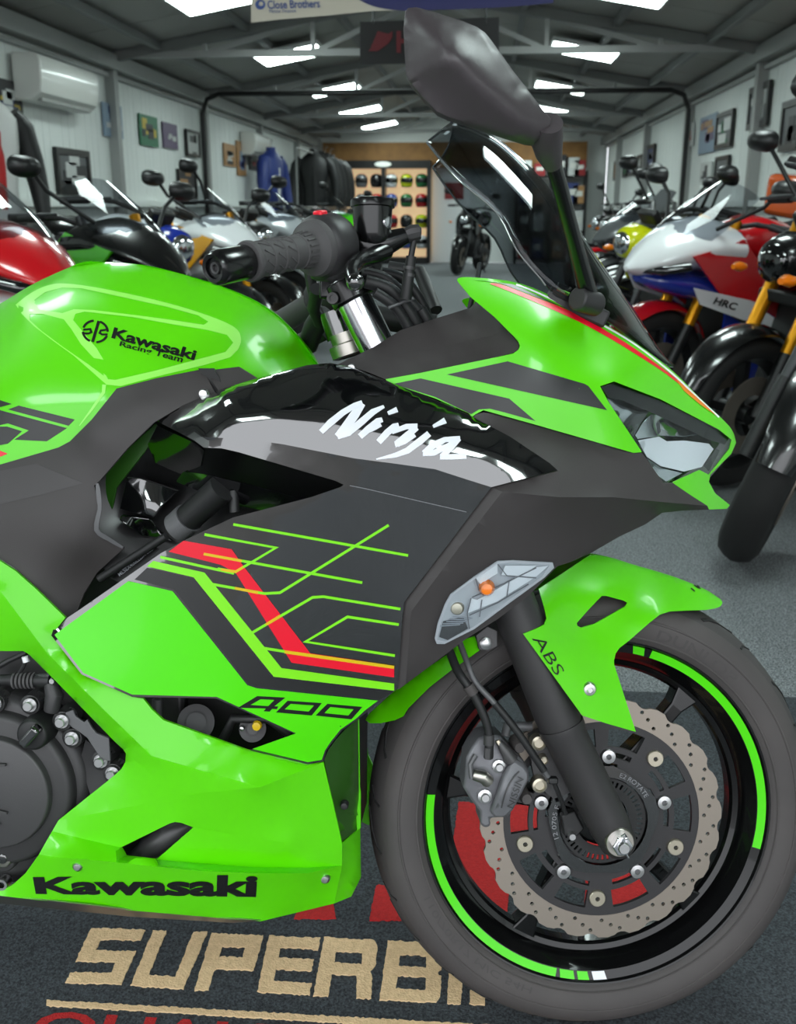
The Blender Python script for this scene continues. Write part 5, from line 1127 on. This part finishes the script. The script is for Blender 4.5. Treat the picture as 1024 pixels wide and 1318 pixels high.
# back of the shop: timber bulkhead, lit helmet cabinet, doorway, shelves, clothes
m = MB(); m.box(((RX0+RX1)/2-.1, RY1-.12, 2.0), (RX1-RX0-.6, .2, .46)); tag(m.build('timber_bulkhead', 'plywood', origin=(-.6,RY1-.12,1.77), smooth=None), 'brown timber bulkhead across the top of the back wall', 'panelling')
def BK(px, y=20.2): r = ray(px, 267); return CAM[0]+r[0]/r[1]*y
cx0, cx1 = BK(437), BK(552); cyb = 20.42; cw = (cx1-cx0)
cab = empty('helmet_cabinet', ((cx0+cx1)/2, 20.2, 0), 'black two-bay lit display cabinet for helmets at the back of the shop', 'cabinet')
def cb(name, mt, c, s_): 
    m = MB(); m.box(c, s_); return m.build(name, mt, cab, smooth=None)
cb('back_panel', 'shelf_back_glow', (0,.2,.98), (cw,.02,1.8)); cb('header', 'frame_black', (0,0,1.82), (cw+.06,.44,.14)); cb('plinth', 'frame_black', (0,0,.06), (cw,.42,.12))
for x in (-cw/2, 0, cw/2): cb('upright', 'frame_black', (x,0,.95), (.07,.42,1.86))
m = MB(); loft(m, [(0,0,.16,.05,2),(.01,0,.16,.05,2)], 20, perm=lambda p: V(p[1], -p[0]-.222, p[2]+1.82)); m.build('header_badge', 'paper', cab)
for z in (.28,.66,1.04,1.40): 
    for x in (-cw/4, cw/4): cb('shelf', 'pane', (x,.02,z), (cw/2-.07,.36,.012))
hcols = [('white','hel_w'),('black','hel_k'),('yellow','hel_y'),('red','hel_r'),('blue','hel_b'),('green','hel_g'),('grey','hel_s')]
for (nm, key), c in zip(hcols, ((220,222,224),(22,22,24),(190,200,20),(170,26,30),(60,80,150),(40,110,60),(110,112,116))): mat(key, c, .25, coat=.5)
mat('visor', (12,12,14), .1, coat=1)
hm = None; ords = ('left','second','third','fourth','fifth','right'); rows = ('lowest','second lowest','second highest','top'); rnd = random.Random(4)
pal = {3:[1,6,1,0,2,5], 2:[1,6,3,4,5,3], 1:[6,1,0,3,1,2], 0:[1,3,6,1,4,0]}
for ri, z in enumerate((.286,.666,1.046,1.406)):
    for ci in range(6):
        x = -cw/2+cw*(ci+.5)/6; nm, key = hcols[pal[ri][ci]]
        e = empty('helmet', ((cx0+cx1)/2+x, 20.16, z), '%s full face helmet on the %s cabinet shelf, %s place' % (nm, rows[ri], ords[ci] if ci not in (0,5) else ('leftmost' if ci == 0 else 'rightmost')), 'helmet', 'helmets in the lit cabinet')
        m = MB(); m.lathe(V(0,0,.13), V(0,0,1), [(.07,-.128),(.10,-.12),(.118,-.06),(.125,.0),(.118,.05),(.09,.095),(.05,.115),(0,.12)], 20); m.build('shell', key, e, smooth=60)
        m = MB(); m.lathe(V(0,0,.13), V(0,0,1), [(.122,-.045),(.128,-.02),(.129,.02),(.121,.045)], 16, a0=0, a1=2.2, ref=V(-.8,-.6,0)); m.build('visor', 'visor', e, smooth=60)
# white doorway beside the cabinet with an end panel and posters
dx0, dx1 = BK(556), BK(604); m = MB(); m.box(((dx0+dx1)/2, RY1-.03, .95), (dx1-dx0, .04, 1.9)); d1 = structure(m.build('door_1', 'door_white', smooth=None))
m = MB(); m.box(((dx0+dx1)/2+.05, RY1-.06, 1.35), (.36,.02,.3)); m.build('door_notice', 'pic_red', d1, smooth=None)
# shelving with boxed stock at the far right
sx0, sx1 = BK(664), BK(752); sh = empty('stock_shelf', ((sx0+sx1)/2, 20.3, 0), 'dark shelving unit against the back wall behind the windscreen', 'shelf')
for x in (sx0, (sx0+sx1)/2, sx1): m = MB(); m.box((x-(sx0+sx1)/2,0,.85), (.05,.4,1.7)); m.build('upright', 'frame_black', sh, smooth=None)
for z in (.1,.6,1.1,1.6): m = MB(); m.box((0,0,z), (sx1-sx0,.4,.03)); m.build('board', 'frame_black', sh, smooth=None)
bc_ = ['pic_red','pic_dark','pic_blue','pic_white','pic_tan','pic_red']; bn_ = ['red','black','blue','white','tan','crimson']; rn_ = ['bottom','lower','upper','top']
for zi, z in enumerate((.115,.615,1.115,1.615)):
    for ci in range(5):
        x = (sx0+.16, sx0+.42, (sx0+sx1)/2+.16, (sx0+sx1)/2+.40, (sx0+sx1)/2+.57)[ci] if ci < 4 else sx1-.13; hgt = .22+.05*((ci*7+zi*3) % 4); k = (ci*2+zi) % 6; wdd = .2
        m = MB(); m.box((x,20.26,z+hgt/2), (wdd,.3,hgt)); m.box((x,20.107,z+hgt*.55), (wdd*.7,.006,hgt*.3), mi=1)
        tag(m.build('stock_box', [bc_[k],'paper'], origin=(x,20.26,z), smooth=None, fix=False), '%s stock box on the %s shelf of the far shelving, place %s from the left' % (bn_[k], rn_[zi], ('one','two','three','four','five')[ci]), 'box', 'boxed stock on the far shelves')
# leather suits and jackets
def jacket(name, loc, rz, c1, c2, c3, label, h=.75, group='riding clothes hung along the left wall', cat='jacket'):
    e = empty(name, loc, label, cat, group, rz); s_ = h/.75
    m = MB(); loft(m, [(0,0,.17*s_,.10*s_,2.4),(.2*s_,0,.16*s_,.10*s_,2.4),(.42*s_,0,.20*s_,.115*s_,2.4),(.58*s_,0,.21*s_,.11*s_,2.4),(.66*s_,0,.13*s_,.08*s_,2.2),(.70*s_,0,.065*s_,.06*s_,2),(.74*s_,0,.06*s_,.055*s_,2)], 20, perm=lambda p: V(p[1], p[2], p[0])); b_ = m.build('torso', c1, e)
    for sg in (-1,1):
        m = MB(); m.tube([V(sg*.17*s_,0,.60*s_), V(sg*.24*s_,-.02,.52*s_), V(sg*.29*s_,-.03,.34*s_), V(sg*.30*s_,-.06,.16*s_), V(sg*.28*s_,-.10,.02*s_)], [.075*s_,.078*s_,.068*s_,.06*s_,.045*s_], 14); sl_ = m.build('sleeve', c2, e, smooth=60)
    m = MB(); loft(m, [(.05*s_,0,.06*s_,.108*s_,2),(.3*s_,0,.075*s_,.118*s_,2),(.5*s_,0,.05*s_,.12*s_,2)], 16, perm=lambda p: V(p[1], p[2], p[0])); m.build('chest_panel', c3, e)
    m = MB(); m.tube([V(0,0,.72*s_), V(0,0,.80*s_), V(.02,0,.83*s_), V(.05,0,.81*s_)], .005, 8); m.build('hanger_hook', 'galv', e)
mat('suit_red', (176,26,28), .45); mat('suit_black', (14,14,15), .5); mat('suit_blue', (34,52,120), .5); mat('suit_white', (206,206,204), .5)
p0 = wall_pt(-14, 200, RX0+.3); jacket('racing_suit', (p0[0],p0[1],.98), PI/2-.5, 'suit_white', 'suit_black', 'suit_red', 'red white and black racing suit hanging at the left picture edge', .75)
p0 = wall_pt(350, 240, RX0+.35); jacket('racing_suit', (p0[0],p0[1],1.0), PI/2-.3, 'suit_blue', 'suit_blue', 'suit_white', 'blue racing suit with white panel hanging on the left wall', .85)
for k, px in enumerate((426,426,426,426)):
    p0 = wall_pt(px, 240, RX0+.55); jacket('riding_jacket', (p0[0],min(p0[1],19.4)-.62*k,1.06), .1, 'suit_black', 'suit_black', 'suit_black', 'black riding jacket on the far left rail, %s along' % ('first','second','third','fourth')[k], .9)
m = MB(); yA = wall_pt(404,240,RX0+.55)[1]; m.tube([V(RX0+.55,15.5,1.88), V(RX0+.55,19.8,1.88)], .015, 10); m.tube([V(RX0+.55,15.5,0), V(RX0+.55,15.5,1.88)], .015, 10); m.tube([V(RX0+.55,19.8,0), V(RX0+.55,19.8,1.88)], .015, 10)
tag(m.build('clothes_rail', 'galv', origin=(RX0+.55,17.6,0)), 'metal clothes rail carrying black riding jackets by the left wall', 'rail')
# ------------------------------------------------------------------ motorcycles in the two rows
def pmat(nm, c, r=.25, coat=.7, metal=0.):
    if nm not in MATS: mat(nm, c, r, coat=coat, metal=metal)
    return nm
for nm, c in dict(p_red=(196,16,26), p_white=(226,228,230), p_blue=(24,44,140), p_green=(70,190,10), p_yellow=(214,220,10), p_orange=(214,90,30), p_black=(13,13,14), p_grey=(96,98,100), p_silver=(160,164,168), p_amber=(226,160,20), p_tan=(196,168,130)).items(): pmat(nm, c)
mat('gold_fork', (220,150,20), .3, metal=.7); mat('bg_rubber', (26,25,25), .75, bump=(200,.2,.001)); mat('bg_metal', (70,70,72), .4, metal=.6); mat('bg_seat', (20,20,21), .6); mat('bg_frame', (22,22,23), .4)
def plate(root, name, mt, poly, y, bulge=.03, th=.012, lean=0.):            # side panel: outline in (x, z)
    c = np.array(poly).mean(0)
    for s_ in (-1,1):
        vv, tr = tri_fill(poly, (), (), .06); d = np.linalg.norm(vv-c, axis=1); d = 1-d/d.max(); fr = np.array([V(x, s_*(y+bulge*k-lean*(z-c[1])), z) for (x, z), k in zip(vv, d)]); bk = fr-V(0,s_*th,0)
        vs, fs = shell(vv, tr, fr, bk); link(name, vs, fs, mt, root, smooth=45)
def wheel(root, x, r, wd, disc, rimc, name):
    c = V(x,0,r); ay = V(0,1,0); m = MB(); hw = wd/2
    m.lathe(c, ay, [(r-.085,-hw*.75),(r-.05,-hw),(r-.02,-hw*.8),(r-.006,-hw*.4),(r,0),(r-.006,hw*.4),(r-.02,hw*.8),(r-.05,hw),(r-.085,hw*.75)], 40); m.build(name+'_tyre', 'bg_rubber', root, smooth=60)
    m = MB(); m.lathe(c, ay, [(r-.085,-hw*.78),(r-.095,-hw*.5),(r-.11,0),(r-.095,hw*.5),(r-.085,hw*.78),(r-.075,hw*.78),(r-.075,-hw*.78)], 36, closed=True); m.lathe(c, ay, [(.0,-.07),(.035,-.07),(.035,.07),(0,.07)], 16)
    for k in range(5):
        a = 2*PI*k/5+.3; u = V(math.cos(a),0,math.sin(a)); m.bar(c+u*.03, c+u*(r-.09), .03, .04, ay)
    rm = m.build(name+'_rim', rimc, root)
    for s_ in ((-1,1) if disc == 2 else (1,)):
        m = MB(); m.lathe(c+ay*s_*.062, ay, [(.08,0),(.15,0),(.15,.005),(.08,.005)], 32, closed=True); m.build(name+'_disc', 'disc', rm)
def loft_guard(m):
    n = 16; pr = [(.308,-.078),(.326,-.055),(.336,0),(.326,.055),(.308,.078),(.303,.076),(.320,.052),(.329,0),(.320,-.052),(.303,-.076)]
    vs = []; k = len(pr)
    for i in range(n+1):
        a = math.radians(22+128*i/n); tp_ = .55+.45*math.sin(PI*min(1,max(0,(i+1.5)/(n+3))))
        for r_, o in pr: vs.append(V(.70+r_*math.cos(a), o*tp_, .30+r_*math.sin(a)))
    fs = [(i*k+j, i*k+(j+1) % k, (i+1)*k+(j+1) % k, (i+1)*k+j) for i in range(n) for j in range(k)]+[tuple(range(k)), tuple(n*k+j for j in range(k))]
    m.add(vs, fs)
def moto(name, label, loc, heading, sp, lean=-6, group='motorcycles lined up along the walls'):
    root = empty(name, loc, label, 'motorcycle', group); root.rotation_euler = (math.radians(lean), 0, math.radians(heading))
    root.rotation_mode = 'XYZ'
    b1, b2, b3 = sp.get('body','p_black'), sp.get('second','p_black'), sp.get('third','p_black'); fk = sp.get('fork','bg_metal'); sport = sp.get('style') == 'sport'
    wheel(root, .70, .30, .125, 2, sp.get('rim','bg_frame'), 'front'); wheel(root, -.70, .315, .18, 1, sp.get('rim','bg_frame'), 'rear')
    for s_ in (-1,1):
        m = MB(); m.tube([V(.70,s_*.1,.30), V(.615,s_*.1,.50), V(.60,s_*.1,.535)], [.026,.027,.027], 12); m.tube([V(.60,s_*.1,.535), V(.40,s_*.1,1.0)], .021 if not sp.get('fat') else .027, 12, mi=1); m.build('fork_leg', ['bg_frame',fk], root)
    m = MB(); loft_guard(m)
    m.build('mudguard', sp.get('guard', b1), root, smooth=60)
    for (yx, yz) in ((.50,.72),(.42,.93)): m = MB(); m.box((yx,0,yz), (.08,.26,.045)); m.build('fork_yoke', 'bg_frame', root, bevel=.008)
    for s_ in (-1,1):
        m = MB(); m.tube([V(.40,s_*.04,.82), V(.22,s_*.15,.74), V(-.12,s_*.16,.52), V(-.16,s_*.14,.38)], [.03,.034,.034,.03], 10); m.build('frame_spar', sp.get('spar','bg_frame'), root)
        m = MB(); m.bar(V(-.14,s_*.11,.42), V(-.70,s_*.13,.315), .04, .07); m.build('swingarm', sp.get('spar','bg_metal'), root, bevel=.008)
    m = MB(); m.box((.06,0,.40), (.42,.30,.28)); m.box((.20,0,.58), (.22,.26,.26), (V(.9,0,.3), V(0,1,0), V(-.3,0,.9))); m.tube([V(.02,-.2,.40), V(.02,.2,.40)], .105, 20); m.build('engine', sp.get('engine','bg_metal'), root, bevel=.015)
    m = MB(); m.box((.36,0,.52), (.05,.34,.34), (V(.97,0,.2), V(0,1,0), V(-.2,0,.97))); m.build('radiator', 'bg_frame', root, bevel=.006)
    m = MB(); m.tube([V(.32,-.06,.45), V(.28,-.07,.25), V(0,-.09,.2), V(-.3,-.14,.25), V(-.42,-.2,.33), V(-.75,-.23,.45)], [.022,.024,.03,.035,.05,.052], 14); m.build('exhaust', sp.get('pipe','bg_metal'), root, smooth=60)
    m = MB(); loft(m, [(.36,.90,.05,.04,2),(.32,.905,.12,.08,2.4),(.20,.91,.165,.105,2.6),(.05,.88,.155,.11,2.6),(-.08,.83,.12,.09,2.4),(-.16,.80,.08,.06,2)], 28); m.build('fuel_tank', b1, root, smooth=60)
    m = MB(); loft(m, [(-.10,.80,.09,.04,2.4),(-.25,.79,.14,.045,2.6),(-.42,.82,.14,.05,2.6),(-.5,.86,.12,.05,2.4)], 22); loft(m, [(-.5,.89,.12,.035,2.4),(-.62,.92,.11,.035,2.4),(-.72,.95,.08,.03,2.2)], 22); m.build('seat', 'bg_seat', root, smooth=60)
    m = MB(); loft(m, [(-.30,.74,.10,.05,2.4),(-.5,.80,.13,.06,2.6),(-.72,.89,.10,.05,2.4),(-.86,.95,.03,.02,2)], 22); m.build('tail', b2, root, smooth=60)
    m = MB(); m.box((-.82,0,.86), (.04,.12,.05)); m.build('tail_light', 'p_red', root, bevel=.008)
    hz = .99 if sport else 1.06; hxx = .36 if sport else .33; bwid = .34 if sport else .40
    for s_ in (-1,1):
        m = MB(); m.tube([V(.40,s_*.06,hz-.04 if not sport else .96), V(hxx-.01,s_*.16,hz), V(hxx-.06,s_*(bwid-.13),hz-.005)], .012, 10); hbar = m.build('handlebar', 'bg_frame', root)
        m = MB(); m.tube([V(hxx-.06,s_*(bwid-.13),hz-.005), V(hxx-.10,s_*bwid,hz-.02)], .018, 12); m.build('grip', 'bg_rubber', hbar)
        m = MB(); m.tube([V(hxx+.02,s_*.2,hz+.01), V(hxx+.0,s_*.28,hz+.0), V(hxx-.04,s_*bwid,hz-.02)], .007, 8); m.build('lever', 'bg_metal', hbar)
        mx, my, mz = (.46,.36,1.14) if sport else (.34,.36,1.24)
        if sp.get('mirrors', True):
            m = MB(); m.tube([V(.58,s_*.16,.97) if sport else V(hxx-.02,s_*.22,hz+.01), V(mx,s_*(my-.06),mz-.06), V(mx,s_*my,mz)], .009, 8); mo_ = m.build('mirror_stalk', 'bg_frame', root)
            m = MB(); loft(m, [(-.02,0,.04,.025,2.4),(-.01,0,.07,.042,2.6),(.02,0,.062,.037,2.4),(.045,0,.022,.015,2)], 18, off=(mx-.0, s_*(my+.04), mz+.02)); m.build('mirror_head', 'bg_frame', root, smooth=60)
    if sport:
        m = MB(); loft(m, [(.93,.785,.015,.012,1.5),(.88,.80,.075,.045,1.5),(.80,.83,.135,.085,1.55),(.68,.87,.19,.115,1.6),(.55,.89,.215,.12,1.7),(.42,.88,.22,.11,1.8)], 32); cw_ = m.build('nose_cowl', sp.get('nose', b1), root, smooth=38)
        m = MB(); loft(m, [(.86,.745,.03,.02,2),(.80,.735,.10,.04,2.2),(.68,.72,.16,.06,2.4),(.52,.70,.185,.07,2.6),(.42,.70,.18,.06,2.6)], 24); m.build('chin_cowl', sp.get('chin', b2), root, smooth=60)
        for s_ in (-1,1):
            m = MB(); loft(m, [(.875,.785,.025,.014,2,s_*.045),(.82,.79,.045,.024,2,s_*.095),(.72,.81,.03,.022,2,s_*.165)], 14); m.build('headlight', 'visor', cw_, smooth=60)
        # bubble screen
        vs = []; nx, ny = 9, 13
        for i in range(nx):
            t = i/(nx-1); xx = .76-.36*t; zz = .925+.24*t**.9; hw = .10+.085*math.sin(PI*(.25+.55*t))
            for j in range(ny): a = -1.25+2.5*j/(ny-1); vs.append(V(xx-.10*(1-math.cos(a)), hw*math.sin(a)/math.sin(1.25), zz-.09*(1-math.cos(a))))
        fs = [(i*ny+j, i*ny+j+1, (i+1)*ny+j+1, (i+1)*ny+j) for i in range(nx-1) for j in range(ny-1)]
        o = link('windscreen', vs, fs, sp.get('screen','smoke_light'), root, smooth=60)
        plate(root, 'side_fairing', sp.get('side', b2), [(.72,.86),(.44,.93),(.30,.80),(.12,.74),(-.02,.62),(.10,.50),(.34,.56),(.50,.66)], .195, .025)
        plate(root, 'lower_fairing', sp.get('low', b3), [(.46,.60),(.34,.54),(.08,.48),(-.10,.42),(-.12,.26),(.06,.17),(.34,.22),(.46,.38)], .185, .025)
        if 'band' in sp: plate(root, 'fairing_band', sp['band'], [(.72,.73),(.67,.655),(.40,.575),(.10,.50),(.06,.575),(.36,.66)], .224, .004, .006)
    else:
        m = MB(); loft(m, [(.66,.86,.04,.04,2),(.63,.86,.085,.08,2.2),(.56,.87,.10,.095,2.4),(.47,.88,.07,.06,2.2)], 24); hl_ = m.build('headlight_shell', sp.get('nose', 'bg_frame'), root, smooth=60)
        m = MB(); loft(m, [(.668,.86,.03,.028,2),(.655,.86,.062,.058,2),(.63,.86,.07,.066,2)], 20); m.build('headlight_glass', sp.get('glass','reflector'), hl_, smooth=60)
        m = MB(); m.box((.47,0,1.0), (.05,.14,.08), (V(.8,0,-.6), V(0,1,0), V(.6,0,.8))); m.build('instrument', 'bg_frame', root, bevel=.012)
        plate(root, 'tank_shroud', b2, [(.50,.86),(.30,.95),(.12,.84),(.16,.70),(.30,.58),(.44,.64)], .165, .03)
        if 'fly' in sp: m = MB(); loft(m, [(.62,1.0,.06,.012,2),(.57,1.06,.10,.012,2),(.50,1.15,.09,.012,2)], 16); m.build('fly_screen', sp['fly'], root, smooth=60)
    for s_ in (() if sport else (-1,1)):
        m = MB(); loft(m, [(0,0,.02,.014,2),(.03,0,.03,.02,2),(.06,0,.012,.01,2)], 12, off=(.50,s_*.25,.80)); m.build('indicator', 'amber', root, smooth=60)
    m = MB(); m.tube([V(-.05,.12,.30), V(-.1,.26,.035)], .012, 8); m.build('side_stand', 'bg_frame', root)
    if 'steer' in sp:                             # turn wheel, guard and fork about the steering head
        rm_ = Matrix.Translation((.43,0,.93)) @ Matrix.Rotation(math.radians(sp['steer']), 4, Vector((-.395,0,.919))) @ Matrix.Translation((-.43,0,-.93))
        for c in root.children:
            if c.name.split('.')[0] in ('front_tyre','front_rim','fork_leg','mudguard','handlebar','mirror_stalk','mirror_head','headlight_shell','instrument','fork_yoke'):
                c.data.transform(rm_)
                for g in c.children: g.data.transform(rm_)
    return root
def put(name, label, nose_px, Y, heading, sp, nose_x=.9, lean=-6):
    r = ray(nose_px, 330); t = Y/r[1]; X = CAM[0]+r[0]*t; h = math.radians(heading)
    return moto(name, label, (X-nose_x*math.cos(h), Y-nose_x*math.sin(h), 0), heading, sp, lean)
# left row: noses point right and a little towards the camera
put('sport_motorcycle', 'red and white sport motorcycle at the left picture edge behind the green fuel tank', 54, 3.15, -32, dict(mirrors=False, style='sport', body='p_black', nose='p_red', second='p_black', chin='p_white', side='p_black', third='p_black', low='p_black'))
put('sport_motorcycle', 'small green and black sport motorcycle in the left row', 208, 4.0, -32, dict(style='sport', body='p_black', nose='p_black', chin='p_green', second='p_black', side='p_green', third='p_black', low='p_black', guard='p_black'))
put('naked_motorcycle', 'white and blue motorcycle with gold fork legs in the left row', 262, 4.75, -34, dict(mirrors=False, style='naked', body='p_white', second='p_grey', third='p_blue', fork='gold_fork', fat=1, guard='p_red', nose='p_blue'))
put('sport_motorcycle', 'white sport motorcycle with a yellow nose flash in the left row', 322, 5.6, -34, dict(style='sport', body='p_white', nose='p_white', second='p_white', side='p_amber', third='p_grey', low='p_white', guard='p_black'))
put('naked_motorcycle', 'black motorcycle with gold fork legs behind the white and yellow one', 366, 6.5, -34, dict(style='naked', body='p_black', second='p_grey', fork='gold_fork', fat=1))
put('sport_motorcycle', 'silver sport motorcycle further down the left row', 396, 7.5, -36, dict(mirrors=False, style='sport', body='p_silver', nose='p_silver', second='p_black', side='p_silver', low='p_black'))
put('naked_motorcycle', 'blue motorcycle further down the left row', 415, 8.5, -36, dict(mirrors=False, style='naked', body='p_blue', second='p_white', nose='p_white'))
put('naked_motorcycle', 'black motorcycle past the blue one in the left row', 440, 9.7, -36, dict(mirrors=False, style='naked', body='p_black', second='p_black'))
put('sport_motorcycle', 'dark green motorcycle deep in the left row', 462, 11.0, -36, dict(mirrors=False, style='sport', body='p_black', nose='p_green', second='p_green', side='p_black', low='p_black'))
put('naked_motorcycle', 'last black motorcycle of the left row', 480, 12.6, -36, dict(style='naked', body='p_black', second='p_grey'))
# right row: noses point left and towards the camera
_h = math.radians(217); moto('naked_motorcycle', 'black motorcycle with the large front tyre nearest on the right', (.86-.70*math.cos(_h), 3.02-.70*math.sin(_h), 0), 217, dict(style='naked', body='p_black', second='p_black', nose='p_black', fork='bg_metal', guard='p_black', glass='visor', steer=30), lean=-9)
put('naked_motorcycle', 'red motorcycle with gold fork legs and black mudguard on the right', 908, 3.8, 216, dict(style='naked', body='p_red', second='p_red', nose='p_black', glass='visor', fork='gold_fork', fat=1, guard='p_black'))
hrc = put('sport_motorcycle', 'white red and blue racing sport motorcycle in the right row', 797, 4.8, 213, dict(style='sport', body='p_red', nose='p_white', second='p_red', side='p_red', third='p_blue', low='p_blue', band='p_white', chin='p_blue', fork='gold_fork', fat=1, guard='p_red'))
uv, fs = text_geo('HRC', .03, .3); link('fairing_lettering', [V(.60-.16*u, .231, .672-.04*u-.016+.034*v) for u, v in uv], fs, 'decal_black', hrc)
put('naked_motorcycle', 'black motorcycle with a yellow headlight cowl in the right row', 738, 5.8, 212, dict(style='naked', body='p_black', second='p_yellow', nose='p_yellow', third='p_black'))
tour = put('touring_motorcycle', 'dark touring motorcycle with tall screen and orange top box in the right row', 774, 6.95, 206, dict(style='naked', body='p_black', second='p_black', fly='p_grey'))
m = MB(); m.box((-.62,0,1.12), (.34,.42,.28)); m.build('top_box', 'p_orange', tour, bevel=.04)
for k, (px, Y, lab, sp) in enumerate(((768,7.9,'black motorcycle behind the orange top box in the right row', dict(style='naked', body='p_black', second='p_grey')), (758,9.0,'grey sport motorcycle in the middle of the right row', dict(mirrors=False, style='sport', body='p_grey', nose='p_grey', side='p_black', low='p_black')),
   (750,10.1,'black motorcycle past the grey sport one in the right row', dict(mirrors=False, style='naked', body='p_black', second='p_black')), (742,11.4,'red and black motorcycle deep in the right row', dict(mirrors=False, style='naked', body='p_red', second='p_black')), (734,12.8,'last black motorcycle of the right row', dict(style='naked', body='p_black', second='p_black')))):
    put('motorcycle', lab, px, Y, 208, sp)
put('naked_motorcycle', 'black motorcycle standing in front of the white doorway at the back', 583, 16.5, 255, dict(style='naked', body='p_black', second='p_black', guard='p_black'))
